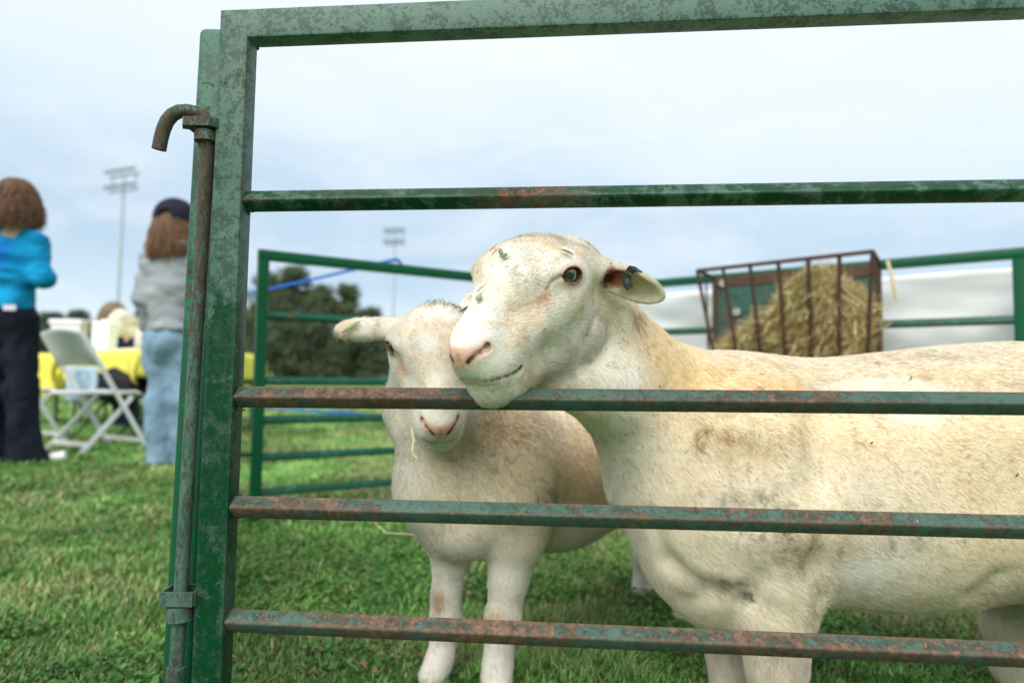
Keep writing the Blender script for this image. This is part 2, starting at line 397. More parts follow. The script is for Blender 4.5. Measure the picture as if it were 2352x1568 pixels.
class Head:
    """a sheep's head: f towards the nose, l to its left, u up, in metres"""
    def __init__(s, O, yaw, pitch, roll, scale):
        F = np.array([-math.sin(yaw)*math.cos(pitch), -math.cos(yaw)*math.cos(pitch), -math.sin(pitch)])
        Lv = np.array([math.cos(yaw), -math.sin(yaw), 0.]); U = np.cross(F, Lv)
        L2 = Lv*math.cos(roll) + U*math.sin(roll); U2 = U*math.cos(roll) - Lv*math.sin(roll)
        s.O = np.array(O, float); s.M = np.stack([F, L2, U2]); s.s = scale; s.mk = None; s.fo = .40
    def p(s, f, l, u): return s.O + s.s*(f*s.M[0] + l*s.M[1] + u*s.M[2])
    def loc(s, P): return (np.asarray(P)-s.O) @ s.M.T / s.s
    def ell(s, fd, c, r, k=.02, mode='add', M=None):
        fd.ell(s.p(*c), np.array(r)*s.s, s.M if M is None else M, k*s.s, mode)
    def cap(s, fd, a, b, ra, rb, k=.02, mode='add', n=None, f=1.):
        fd.cap(s.p(*a), s.p(*b), ra*s.s, rb*s.s, k*s.s, mode, None if n is None else np.array(n) @ s.M, f)
    def build(s, fd):
        e, c = s.ell, s.cap
        e(fd, (-.028, 0, -.004), (.070, .066, .056), .02)
        e(fd, (.004, 0, .012), (.060, .062, .042), .03)                 # forehead
        c(fd, (.02, 0, .004), (.122, 0, -.010), .046, .022, .03)   # bridge of the nose
        e(fd, (.114, 0, -.036), (.046, .033, .038), .02)
        for m in (-1, 1):
            e(fd, (-.020, m*.044, -.052), (.058, .030, .056), .03)       # masseter
            c(fd, (-.03, m*.034, -.083), (.095, m*.014, -.080), .032, .024, .03)  # jaw
            c(fd, (.00, m*.052, -.022), (.085, m*.028, -.036), .024, .021, .025)  # cheek ridge
            e(fd, (-.004, m*.058, .022), (.030, .018, .018), .016)      # brow
            e(fd, (-.022, m*.062, .002), (.026, .018, .022), .016)      # rear of the orbit
            e(fd, (.129, m*.0135, -.026), (.025, .0155, .020), .012)      # nostril wing / lip
        c(fd, (.088, 0, -.080), (.122, 0, -.082), .029, .024, .02)       # chin
        e(fd, (.096, 0, -.084), (.040, .034, .027), .02)
        e(fd, (.145, 0, -.026), (.015, .015, .018), .012)
        for m in (-1, 1): e(fd, (.110, m*.018, -.052), (.036, .020, .020), .02)
    def hit(s, fd, x, y):
        """where the line of sight through a photograph point meets the finished skin"""
        d = W(x, y, 1.)-CAM; t = np.arange(.60, 1.25, .0005)/d[1]; P = CAM + t[:, None]*d; ix = []
        for k in range(3): ix.append(np.clip(np.searchsorted(fd.a[k], P[:, k]), 0, len(fd.a[k])-1))
        v = fd.D[tuple(ix)]; w = np.where(v < 0)[0]
        return P[w[0]] if len(w) else None
    def marks(s, fd):
        s.mk = {}
        for k, (pts, rs) in MARKS.items():
            L_ = [(s.hit(fd, *p), r) for p, r in zip(pts, rs)]; L_ = [(s.loc(p), r) for p, r in L_ if p is not None]
            s.mk[k] = (np.array([p for p, r in L_]), [r for p, r in L_])
        s.mk['cleft'][0][:, 1] *= .0
        return s.mk
    def eyeframe(s, m):
        S = s.mk['eye'][0][0].copy(); S[1] *= m
        out = np.array([s.fo, m*.90, .02]); out /= np.linalg.norm(out)
        maj = np.array([.90, -s.fo*m, .36]); maj -= out*(maj@out); maj /= np.linalg.norm(maj); mi = np.cross(out, maj)*m
        return S - out*.0140, np.stack([maj, out, mi])
    def carve(s, fd):
        for m in (-1, 1):
            c, E = s.eyeframe(m); Ew = E @ s.M; o = E[1]
            s.ell(fd, c, (.0225, .0178, .0190), .008, 'add', Ew)
            s.ell(fd, c+o*.0105, (.0142, .0150, .0094), .003, 'sub', Ew)
            for k in ('nostril', 'mouth', 'tear', 'cleft'):
                P, rs = s.mk[k]; P = P*np.array([1, m, 1])
                for i in range(len(P)-1):
                    s.cap(fd, P[i], P[i+1], rs[i], rs[i+1], .0035, 'sub')
            P = s.mk['nostril'][0]*np.array([1, m, 1])
            s.cap(fd, P[-3], P[-2]+np.array([-.004, -m*.006, 0]), .0026, .0030, .003, 'sub')
    def near(s, q, k):
        """distance of points to a face line, and the position along it"""
        P, rs = s.mk[k]; a = np.c_[q[:, 0], np.abs(q[:, 1]), q[:, 2]]; best = np.full(len(q), 9.); tt = np.zeros(len(q))
        for i in range(len(P)-1):
            A, B = P[i]*[1, 1, 1], P[i+1]; ab = B-A; t = np.clip((a-A)@ab/(ab@ab+1e-12), 0, 1); d = np.linalg.norm(a-A-t[:, None]*ab, axis=1)
            m = d < best; best[m] = d[m]; tt[m] = (i+t[m])/(len(P)-1)
        return best, tt

def eye(parent, h, m, lid=0):
    """glossy eyeball with a level bar pupil in an amber iris"""
    n, k = 72, 72; c_, E = h.eyeframe(m); r = .0152*h.s; c = h.p(*c_)
    out = (E[1]*.9 + np.array([.12, 0, 0])) @ h.M + np.array([0, -.10, 0]); out /= np.linalg.norm(out)
    hor = np.cross([0, 0, 1.], out); hor /= np.linalg.norm(hor); ver = np.cross(out, hor)
    V = []; cols = []
    for i in range(n+1):
        th = math.pi*(i/n)**1.25
        for j in range(k):
            ph = 2*math.pi*j/k; bump = 1 + .045*math.exp(-(th/.42)**2)
            x, y, z = math.sin(th)*math.cos(ph), math.sin(th)*math.sin(ph), math.cos(th)
            V.append(c + r*bump*(x*hor + y*ver + z*out))
            rr = math.sin(th) if th < math.pi/2 else 1.5
            a = abs(x)/.60; b = abs(y-.02)/.30
            pup = (a**3.2 + b**3.2) < 1
            if pup: col = (.004, .005, .008)
            elif rr < .80:
                t = sstep(.25, .72, rr); col = tuple(np.array([.17, .095, .035])*(1-t) + np.array([.10, .05, .02])*t)
                if y < 0: col = tuple(v*1.25 for v in col)
            elif rr < .86: col = (.02, .010, .006)
            else: col = (.07, .03, .018)
            cols.append(col)
    F = [(i*k+j, (i+1)*k+j, (i+1)*k+(j+1) % k, i*k+(j+1) % k) for i in range(n) for j in range(k)]
    me = np_mesh('eye', np.array(V), np.array(F), np.array(cols)); me.validate()
    return link('eye', me, M_eye, parent, smooth=True)

def tri_sample(V, Q, n, wfun, rng):
    T = np.concatenate([Q[:, [0, 1, 2]], Q[:, [0, 2, 3]]]); a, b, c = V[T[:, 0]], V[T[:, 1]], V[T[:, 2]]
    cr = np.cross(b-a, c-a); ar = np.linalg.norm(cr, axis=1); ctr = (a+b+c)/3
    w = ar*wfun(ctr); w /= w.sum(); idx = rng.choice(len(T), n, p=w)
    u, v = rng.random(n), rng.random(n); m = u+v > 1; u[m], v[m] = 1-u[m], 1-v[m]
    P = a[idx] + u[:, None]*(b-a)[idx] + v[:, None]*(c-a)[idx]
    return P, idx, T
def vnormals(V, Q):
    nrm = np.zeros_like(V); n = np.cross(V[Q[:, 2]]-V[Q[:, 0]], V[Q[:, 3]]-V[Q[:, 1]])
    for i in range(4): np.add.at(nrm, Q[:, i], n)
    return nrm/np.maximum(np.linalg.norm(nrm, axis=1), 1e-12)[:, None]
def fleece(name, V, Q, n, wfun, lfun, dfun, cfun, parent, mat, rad=.00016, seed=1, lift=.35, wave=.25, pts=4):
    rng = np.random.default_rng(seed); n = int(n*HAIRK)
    P, ti, T = tri_sample(V, Q, n, wfun, rng); VN = vnormals(V, Q); Nn = VN[T[ti]].mean(1); Nn /= np.linalg.norm(Nn, axis=1)[:, None]
    if (Nn*(V.mean(0)-P)).sum(1).mean() > 0: Nn = -Nn
    D = dfun(P); D -= Nn*(D*Nn).sum(1)[:, None]; D /= np.maximum(np.linalg.norm(D, axis=1), 1e-6)[:, None]
    S = np.cross(Nn, D)
    ang = (fbm(P, 45, 2, seed+5)-.5)*2.4*wave*2 + rng.normal(0, .30, n)
    D = D*np.cos(ang)[:, None] + S*np.sin(ang)[:, None]
    Ln = lfun(P)*(.65+.6*rng.random(n))*(.72+.56*vnoise(P, 85, seed+9)); ok = Ln > .0008; P, Nn, D, Ln = P[ok], Nn[ok], D[ok], Ln[ok]; n = len(P)
    lf = lift*(.6+.8*rng.random(n))
    t = np.linspace(0, 1, pts)
    pos = P[:, None, :] - Nn[:, None, :]*.0006 + Ln[:, None, None]*(D[:, None, :]*(t**1.05)[None, :, None] + (Nn*lf[:, None])[:, None, :]*(t*(1.35-.75*t))[None, :, None])
    col = cfun(P, rng)*(1 + rng.normal(0, .08, n) + .22*(vnoise(P*np.array([1, 1, .6]), 150, seed+3)-.5))[:, None]
    hc = bpy.data.hair_curves.new(name); hc.add_curves([pts]*n)
    hc.attributes['position'].data.foreach_set('vector', (pos - np.array(root_off(parent))).astype(np.float32).ravel())
    ra = hc.attributes.get('radius') or hc.attributes.new('radius', 'FLOAT', 'POINT')
    rr = (rad*(.7+.6*rng.random(n)))[:, None]*np.array([1, .95, .7, .25])[None, :pts] if pts == 4 else rad*np.ones((n, pts))
    ra.data.foreach_set('value', rr.astype(np.float32).ravel())
    ca = hc.attributes.new('col', 'FLOAT_COLOR', 'CURVE'); ca.data.foreach_set('color', np.c_[np.clip(col, 0, 1), np.ones(n)].astype(np.float32).ravel())
    o = bpy.data.objects.new(name, hc); C.objects.link(o); hc.materials.append(mat); o.parent = parent
    return o

M_eye = vcol('eye_surface', .05, .8)
M_skin = vcol('sheep_skin', .62, .25, bump=.0006, bscale=420)
M_fur = vcol('sheep_hair', .6, .25, trans=.28)
for n_ in ('Principled BSDF',):
    M_skin.node_tree.nodes[n_].inputs['Subsurface Weight'].default_value = 0.0
M_eye.node_tree.nodes['Principled BSDF'].inputs['Coat Weight'].default_value = 1.0
M_eye.node_tree.nodes['Principled BSDF'].inputs['Coat Roughness'].default_value = .02

def blob(q, c, r): return np.exp(-(((q-np.array(c))/np.array(r))**2).sum(1))
def head_col(h, q, P, base, seed):
    """coat and bare skin colours of a head; q are local coordinates"""
    col = np.tile(np.array(base), (len(q), 1)); al = np.abs(q[:, 1])
    a = np.c_[q[:, 0], al, q[:, 2]]
    def lay(w, c): col[:] = col*(1-w[:, None]) + np.array(c)*w[:, None]
    n = fbm(P, 38, 4, seed); n2 = fbm(P, 110, 3, seed+3)
    lay(.50*sstep(.45, .68, n)*(q[:, 0] < .13), (.66, .52, .33))                   # yellowish staining
    lay(.45*blob(a, (.01, .03, .04), (.04, .04, .03))*sstep(.35, .6, n), (.70, .56, .36))
    # pink nose leather: between the nostrils, down to the lip
    dn, tn = h.near(q, 'nostril'); dm, tm = h.near(q, 'mouth'); dt, tt = h.near(q, 'tear'); dc, tc = h.near(q, 'cleft')
    NP = h.mk['nostril'][0]; MP = h.mk['mouth'][0]
    # the leather lies forward of the nostril line
    al_t = np.interp(al, NP[:, 1], NP[:, 2]); al_f = np.interp(al, NP[:, 1], NP[:, 0])
    wn = sstep(.004, -.002, np.abs(q[:, 2]-al_t-.006)-.0095)*sstep(-.012, -.002, q[:, 0]-al_f)*sstep(NP[-2, 1]+.002, NP[-2, 1]-.005, al)
    wn = np.maximum(wn, .8*sstep(.012, .004, dc)*sstep(.0, .5, 1-tc))
    wn = wn*(q[:, 0] > .10)
    lay(.92*wn, (.66, .36, .27))
    lay(.5*wn*sstep(.5, .7, n2), (.72, .46, .36))
    lay(.55*sstep(.0125, .003, dn), (.62, .37, .28))
    lay(.5*sstep(.007, .001, dn)*(tn < .3), (.45, .24, .16))
    lay(.97*sstep(.0040, .0018, dn), (.030, .010, .008))
    lay(.9*sstep(.0062, .003, dn)*(tn > .7), (.12, .045, .03))
    lay(.65*sstep(.003, .0008, dc), (.30, .15, .09))
    lay(.5*sstep(.009, .002, dc), (.58, .35, .27))
    below = sstep(.0, -.002, q[:, 2]-np.interp(al, MP[:, 1], MP[:, 2]))
    lay(.85*sstep(.0105, .006, dm)*below*sstep(.75, .45, tm), (.60, .37, .34))
    lay(.45*sstep(.007, .003, dm)*below, (.5, .32, .27))
    lay(.95*sstep(.0036, .0018, dm), (.055, .030, .026))
    # eye: pink rims, dark tear line, rusty tear stain
    c_, E = h.eyeframe(1); v = (np.c_[q[:, 0], al, q[:, 2]]-c_) @ E.T
    de = np.sqrt((v[:, 0]/.0150)**2 + (v[:, 2]/.0118)**2); side = (v[:, 1] > 0)*(np.abs(v[:, 1]) < .03)
    lay(.70*side*sstep(1.75, 1.1, de), (.64, .43, .36))
    lay(.92*side*sstep(1.12, .96, de), (.075, .035, .026))
    lay(.55*sstep(.0075, .003, dt), (.62, .40, .33))
    lay(.80*sstep(.0026, .0010, dt), (.16, .08, .055))
    te = h.mk['tear'][0][-1]; w = np.exp(-(((np.c_[q[:, 0], al, q[:, 2]]-te-np.array([.010, 0, -.010]))/np.array([.011, .02, .010]))**2).sum(1))
    lay(.75*w*(.4+1.0*n2), (.58, .26, .12))
    # dark whisker pores under the eye
    pr = sstep(.84, .9, vnoise(q, 420, 91))*(np.abs(v[:, 0]) < .02)*(np.abs(v[:, 2]+.024) < .004); lay(.7*pr, (.15, .12, .1))
    return np.clip(col, 0, 1)

def headbare(h, q):
    """1 where the head is bare skin: nose leather, nostrils, lips, eyelids"""
    al = np.abs(q[:, 1]); dn, tn = h.near(q, 'nostril'); dm, tm = h.near(q, 'mouth'); dt, tt = h.near(q, 'tear'); dc, tc = h.near(q, 'cleft')
    NP = h.mk['nostril'][0]; MP = h.mk['mouth'][0]; al_t = np.interp(al, NP[:, 1], NP[:, 2]); al_f = np.interp(al, NP[:, 1], NP[:, 0])
    b = sstep(.004, -.002, np.abs(q[:, 2]-al_t-.006)-.0085)*sstep(-.012, -.002, q[:, 0]-al_f)*sstep(NP[-2, 1]+.002, NP[-2, 1]-.005, al)*(q[:, 0] > .1)
    b = np.maximum(b, sstep(.007, .003, dn)); b = np.maximum(b, sstep(.0062, .0040, dm)); b = np.maximum(b, .8*sstep(.004, .0015, dt)); b = np.maximum(b, sstep(.006, .002, dc))
    below = sstep(.0, -.002, q[:, 2]-np.interp(al, MP[:, 1], MP[:, 2])); b = np.maximum(b, .9*sstep(.010, .006, dm)*below*sstep(.7, .4, tm))
    c_, E = h.eyeframe(1); v = (np.c_[q[:, 0], al, q[:, 2]]-c_) @ E.T; de = np.sqrt((v[:, 0]/.0150)**2 + (v[:, 2]/.0118)**2)
    b = np.maximum(b, (v[:, 1] > 0)*(np.abs(v[:, 1]) < .03)*sstep(1.45, 1.12, de)); b = np.maximum(b, .6*(v[:, 1] > 0)*(np.abs(v[:, 1]) < .03)*sstep(2.1, 1.3, de))
    return b

def shells(fd, base, tip, face, wid, thick, base_r, k=.012, cup=.75):
    """a cupped leaf of an ear: from base to tip, hollow on the face side"""
    base, tip, face = np.array(base), np.array(tip), np.array(face, float)
    ax = tip-base; Ln = np.linalg.norm(ax); ax /= Ln; face -= ax*(face@ax); face /= np.linalg.norm(face); sd = np.cross(ax, face)
    c = base + ax*Ln*.56; M = np.stack([ax, sd, face])
    fd.cap(base - ax*.012, base + ax*Ln*.30, base_r, wid*.72, k, n=face, f=.85)
    fd.ell(c, (Ln*.47, wid, thick), M, k)
    fd.cap(base + ax*Ln*.30 + face*thick*.95, base + ax*Ln*.5 + face*thick*.95, wid*.40, wid*.50, .006, 'sub')
    fd.ell(c + ax*Ln*.06 + face*thick*.80, (Ln*.46*cup*1.06, wid*.80, thick*.92), M, .005, 'sub')
    return c, M

def finish(root, V, Q, colf, name='body'):
    me = np_mesh(name, V - np.array(root.location), Q, colf(V)); me.validate()
    o = bpy.data.objects.new(name, me); C.objects.link(o); me.materials.append(M_skin); o.parent = root; me.shade_smooth()
    return o

# ---- the big ram-headed sheep with its chin on the rail
hA = Head(W(1210, 651, .822), R(38), R(31), R(-5), 1.0)
def sheepA():
    x0, x1 = -.14, 1.22; fz = .0019
    xs = axis(-.15, 1.26, .0085, [(-.14, .225, fz)]); ys = axis(.62, 1.30, .0085, [(.66, .94, fz)]); zs = axis(-.012, .84, .0085, [(.50, .775, fz)])
    fd = Field(xs, ys, zs)
    # trunk, lofted through measured back and belly lines
    st = [(1395, 1010, 1120), (1450, 905, 1255), (1520, 835, 1340), (1620, 806, 1392), (1750, 812, 1408), (1860, 822, 1400), (2000, 812, 1408), (2130, 797, 1398),
          (2250, 787, 1370), (2352, 784, 1310), (2480, 790, 1262), (2600, 812, 1230), (2700, 880, 1180), (2760, 990, 1090)]
    Y0 = 1.045; X = [W(a, 900, Y0)[0] for a, _, _ in st]; T = [W(a, b, Y0-.01)[2] for a, b, _ in st]; B = [W(a, c-12, Y0-.02)[2] for a, _, c in st]
    wd = [.05, .105, .135, .152, .160, .165, .178, .186, .186, .176, .165, .150, .11, .04]; xq = xs.astype(float)
    top, bot, hw = ccurve(X, T, xq), ccurve(X, B, xq), ccurve(X, wd, xq)
    cz = (top+bot)/2; hh = np.maximum((top-bot)/2, .004); inside = (xq > X[0]-.004) & (xq < X[-1]+.004)
    Yg, Zg = ys[None, :, None], zs[None, None, :]
    a = np.abs(Yg-1.05)/hw[:, None, None]; b = np.abs(Zg-cz[:, None, None])/hh[:, None, None]
    wide = 1 - .10*np.clip((Zg-cz[:, None, None])/hh[:, None, None], -1, 1)       # narrower towards the spine
    d = ((a/wide)**2.25 + b**2.25)**(1/2.25) - 1
    d = (d*np.minimum(hw, hh)[:, None, None]).astype(np.float32)
    d[~inside] = .5; fd.D = np.minimum(fd.D, d)
    # neck
    nk = [W(1600, 1040, 1.04), W(1520, 930, 1.01), W(1455, 850, .965), hA.p(-.085, .004, -.030)]
    fd.chain(nk, [.136, .092, .064, .060], .035, n=(0, 1, .1), f=.92)
    fd.cap(W(1585, 1130, 1.02), W(1610, 1270, 1.0), .105, .085, .05)                 # breast
    fd.cap(W(1395, 900, .92), W(1500, 1080, 1.0), .040, .072, .05)
    fd.cap(W(1270, 868, .86), W(1390, 890, .92), .036, .050, .045)                    # throat
    # shoulder and front legs
    fd.ell(W(1740, 1120, .975), (.115, .085, .165), None, .07)
    fd.chain([W(1765, 1235, .955), W(1778, 1330, .945), W(1780, 1430, .935), W(1782, 1530, .93), (W(1778, 1560, .93)[0], .925, .085), (W(1778, 1560, .93)[0]-.004, .915, .045), (W(1778, 1560, .93)[0]-.012, .90, .014)],
             [.088, .058, .044, .035, .024, .023, .027], .030)
    fd.chain([W(1650, 1330, 1.12), W(1655, 1420, 1.13), W(1672, 1500, 1.135), (W(1672, 1540, 1.13)[0], 1.13, .06), (W(1672, 1540, 1.13)[0]-.01, 1.11, .012)], [.066, .036, .029, .023, .026], .03)
    fd.cap(W(1640, 1375, .99), W(1700, 1392, 1.0), .034, .03, .05)
    # flank fold, hind legs
    fd.chain([W(2400, 1240, 1.13), W(2325, 1345, 1.14), W(2312, 1440, 1.15), W(2322, 1520, 1.16), (W(2330, 1500, 1.16)[0], 1.15, .012)], [.085, .045, .030, .026, .026], .035)
    fd.chain([W(2560, 1120, .97), W(2500, 1290, .95), W(2560, 1430, .95), W(2545, 1540, .95), (W(2540, 1500, .95)[0], .94, .015)], [.13, .085, .04, .03, .027], .05)
    hA.build(fd)
    for pts, r_, k_ in (([(1352, 905), (1338, 850), (1348, 790), (1372, 735)], .0035, .018), ([(1893, 1375), (1884, 1310), (1898, 1230)], .007, .035), ([(1560, 1385), (1640, 1368), (1720, 1378), (1745, 1330)], .0035, .03),
                        ([(1490, 1190), (1530, 1290), (1610, 1345)], .0015, .03), ([(2300, 1330), (2235, 1378)], .006, .03), ([(1690, 960), (1720, 1060), (1740, 1180)], .003, .05), ([(1880, 960), (1895, 1090)], .004, .06)):
        H_ = [hA.hit(fd, *p) for p in pts]; H_ = [h_ + np.array([0, -.002, 0]) for h_ in H_ if h_ is not None]
        if len(H_) > 1: fd.chain(H_, [r_*(.5 if i in (0, len(H_)-1) else 1) for i in range(len(H_))], k_, 'sub')
    # ears
    be = hA.p(-.052, .060, .004); te = W(1522, 684, .845)
    ec = shells(fd, be, te, (-.30, -.80, -.52), .0225, .0130, .022)
    be2 = hA.p(-.055, -.060, .004); te2 = hA.p(-.085, -.150, -.018)
    shells(fd, be2, te2, (.2, -.7, -.5), .025, .013, .022)
    hA.marks(fd); hA.carve(fd)
    V, Q = fd.mesh('body'); P0 = W(1700, 1600, 1.0); 
    root = thing('sheep', (P0[0], 1.03, 0), 'big cream sheep with its chin on the rusty rail and a black ear tag', 'sheep', 'sheep in the pen')
    ear = (be, te)
    pat = []   # stains on the coat, measured on the photo at the flank's distance: x, y, rx, ry, colour, strength
    for x, y, rx, ry, c, s_ in [(1480, 800, 48, 60, (.70, .46, .19), .75), (1452, 762, 20, 50, (.33, .20, .09), .75), (1640, 868, 150, 40, (.80, .58, .30), .75), (1545, 880, 80, 90, (.82, .62, .33), .7),
            (1700, 838, 70, 22, (.42, .33, .22), .5), (1600, 985, 22, 60, (.27, .17, .09), .75), (1660, 1000, 60, 45, (.45, .29, .13), .5), (1780, 1010, 90, 30, (.44, .29, .15), .4),
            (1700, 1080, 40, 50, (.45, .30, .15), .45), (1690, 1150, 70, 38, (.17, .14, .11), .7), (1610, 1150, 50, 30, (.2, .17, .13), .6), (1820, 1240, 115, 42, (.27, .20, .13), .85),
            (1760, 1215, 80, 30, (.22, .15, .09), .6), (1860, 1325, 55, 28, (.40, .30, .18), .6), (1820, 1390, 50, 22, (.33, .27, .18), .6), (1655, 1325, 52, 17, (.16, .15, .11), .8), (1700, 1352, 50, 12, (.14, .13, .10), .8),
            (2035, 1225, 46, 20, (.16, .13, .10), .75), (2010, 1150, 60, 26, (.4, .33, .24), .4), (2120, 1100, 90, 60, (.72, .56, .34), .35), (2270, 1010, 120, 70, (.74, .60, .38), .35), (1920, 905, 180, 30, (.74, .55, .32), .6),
            (2150, 880, 180, 34, (.62, .49, .31), .5), (2230, 815, 110, 16, (.36, .29, .20), .55), (2060, 830, 60, 12, (.42, .34, .24), .5), (2330, 870, 60, 40, (.44, .34, .2), .45), (2240, 1335, 42, 20, (.34, .25, .14), .7), (2310, 1400, 40, 60, (.46, .36, .24), .7),
            (1960, 1300, 70, 60, (.88, .86, .80), .8), (1430, 880, 50, 75, (.83, .82, .76), .85), (1405, 985, 60, 60, (.50, .47, .38), .55), (1440, 1110, 30, 60, (.45, .41, .32), .4),
            (1770, 1480, 50, 40, (.5, .44, .34), .5), (1600, 1330, 60, 60, (.66, .6, .47), .6), (2100, 1360, 160, 26, (.72, .66, .50), .5), (1760, 900, 60, 20, (.72, .50, .22), .6), (1950, 1010, 150, 60, (.86, .68, .42), .5)]:
        p = W(x, y, .93); pat.append((p[0], p[2], rx*.93/1450, ry*.93/1450, c, s_))
    def wts(P):
        q = hA.loc(P); dh = np.minimum(np.linalg.norm((q-np.array([.03, 0, -.02]))/np.array([.16, .10, .10]), axis=1), 9)
        return q, sstep(1.35, .95, dh)
    def earq(P):
        ax = ear[1]-ear[0]; Ln = np.linalg.norm(ax); ax = ax/Ln; t = (P-ear[0])@ax; d = np.linalg.norm(P-ear[0]-t[:, None]*ax, axis=1)
        M = ec[1]; return t/Ln, d, (P-ec[0])@M[1], (P-ec[0])@M[2], sstep(.05, .034, d)*sstep(.0, .12, t/Ln)
    def colf(P):
        P = np.asarray(P); q, wh = wts(P); hc = head_col(hA, q, P, (.765, .735, .665), 3)
        n = fbm(P, 9, 4, 11); n2 = fbm(P*np.array([1, 1, .5]), 55, 4, 12); n3 = fbm(P*np.array([1, 1, .45]), 170, 2, 13)
        b = np.tile(np.array([.82, .715, .53]), (len(P), 1)); lay = lambda w, c: b.__setitem__(slice(None), b*(1-w[:, None]) + np.array(c)*w[:, None])
        lay(.75*sstep(.42, .66, n), (.87, .80, .66))
        topz = ccurve(X, T, P[:, 0]); botz = ccurve(X, B, P[:, 0])
        lay(.75*sstep(.055, .0, topz-P[:, 2])*(P[:, 0] > .3), (.72, .66, .55))
        lay(.70*sstep(.14, .03, P[:, 2]-botz), (.80, .755, .62))
        lay(.9*sstep(.24, .17, P[:, 2]), (.78, .72, .60))
        neck = sstep(.28, .14, P[:, 0])
        lay(.6*neck, (.84, .81, .73))
        for px, pz, rx, rz, c, s_ in pat:
            w = np.exp(-((P[:, 0]-px)/rx)**2*.8 - ((P[:, 2]-pz)/rz)**2*.8)
            s_ = min(1, s_*(1.0 if sum(c) > 1.8 else .92))
            if sum(c) > 1.8: lay(s_*w, c)
            elif sum(c) > 1.0: lay(np.clip(s_*w*(.45+1.0*n2), 0, 1), c)
            else: lay(np.clip(s_*w*(.12+.55*n2+1.1*sstep(.50, .66, n3)*sstep(.35, .6, n2)), 0, 1), c)
        sp_ = sstep(.85, .92, vnoise(P, 260, 31))*sstep(.5, .62, fbm(P, 14, 2, 33)); lay(.6*sp_, (.13, .10, .075))
        out = b*(1-wh[:, None]) + hc*wh[:, None]
        t, d, sd_, fc, we = earq(P)
        out = out*(1-we[:, None]) + np.array([.74, .68, .55])*we[:, None]
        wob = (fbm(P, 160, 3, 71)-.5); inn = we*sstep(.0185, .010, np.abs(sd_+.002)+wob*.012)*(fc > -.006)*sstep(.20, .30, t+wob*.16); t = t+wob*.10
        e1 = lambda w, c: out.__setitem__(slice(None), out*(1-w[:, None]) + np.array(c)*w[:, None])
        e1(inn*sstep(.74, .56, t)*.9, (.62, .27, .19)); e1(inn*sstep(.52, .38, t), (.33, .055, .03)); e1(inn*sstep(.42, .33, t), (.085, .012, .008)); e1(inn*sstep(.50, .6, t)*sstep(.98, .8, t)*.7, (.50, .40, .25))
        e1(inn*sstep(.58, .68, t)*sstep(.9, .76, t)*sstep(-.002, .006, sd_)*.0, (.3, .1, .05))
        return np.clip(out, 0, 1)
    def dirf(P):
        q, wh = wts(P); M = hA.M
        dh = -M[0][None]*np.ones((len(P), 1)) + M[1][None]*(q[:, 1]*9)[:, None] - M[2][None]*(.35*sstep(.02, -.04, q[:, 2]))[:, None]
        # swirl back towards the ears over the brow, down over the chin
        ch = sstep(.06, .12, q[:, 0])*sstep(-.035, -.06, q[:, 2]); dh = dh*(1-ch[:, None]) + (-M[2]*1.2 + M[0]*.1 + np.array([0, 0, -.4]))[None]*ch[:, None]
        db = np.tile(np.array([.85, .05, -.55]), (len(P), 1)); leg = sstep(.24, .18, P[:, 2])[:, None]; db = db*(1-leg) + np.array([.1, 0, -1.])*leg
        nkw = sstep(.38, .16, P[:, 0])[:, None]; db = db*(1-nkw) + np.array([.55, .1, -.75])*nkw
        d = db*(1-wh[:, None]) + dh*wh[:, None]; t, _, _, _, we = earq(P); ax = ear[1]-ear[0]; ax = ax/np.linalg.norm(ax)
        return d*(1-we[:, None]) + ax[None]*we[:, None]
    def lenf(P):
        q, wh = wts(P); al = np.abs(q[:, 1]); a = np.c_[q[:, 0], al, q[:, 2]]
        lb = .0090 + .006*sstep(.3, .22, P[:, 2]); lh = .0058 - .0018*sstep(.09, .14, q[:, 0]) + .0045*sstep(-.05, -.085, q[:, 2])
        ln = lb*(1-wh) + lh*wh
        bare = wh*headbare(hA, q)
        t, d, sd_, fc, we = earq(P); inn = we*sstep(.017, .010, np.abs(sd_))*(fc > -.006)*sstep(.24, .33, t)
        ln = ln*(1-we) + .0050*we
        return ln*np.clip(1-1.1*bare, 0, 1)*(1-.75*inn)
    def wf(P):
        q, wh = wts(P); t, d, a_, b_, we = earq(P); w = 1 + 3.6*np.maximum(wh, we)
        w *= np.where(P[:, 0] > .98, .25, 1); w *= np.where(P[:, 1] > 1.12, .35, 1)
        return w
    body = finish(root, V, Q, colf); body['label'] = 'cream and tan stained hair coat'
    cf = lambda P, rng: colf(P)*1.04
    fleece('fleece', V, Q, 420000, wf, lenf, dirf, cf, root, M_fur, .00017, 1, .24, .16)
    e1_ = eye(root, hA, 1); eye(root, hA, -1)
    # lashes and whiskers
    rng = np.random.default_rng(5); st_ = lashes(hA, rng, 30)
    for k in range(26):
        f_ = rng.uniform(.075, .125); l_ = rng.uniform(-.03, .03); u0 = -.082 + .02*rng.random()
        st_.append((hA.p(f_, l_, u0+.006), np.array([rng.normal(.15, .3), -.1+rng.normal(0, .2), -1]), rng.uniform(.010, .030), .00008))
    for k in range(14):
        f_ = rng.uniform(.12, .16); m = rng.choice([-1, 1]); st_.append((hA.p(f_, m*(.036-.5*max(0, f_-.14)), -.046+rng.normal(0, .004)), -hA.M[2]*1. + hA.M[1]*m*.5 + hA.M[0]*.3 + rng.normal(0, .25, 3), rng.uniform(.008, .018), .00010))
    strands('whiskers', st_, root, (.80, .76, .66), 7)
    return root, V, Q
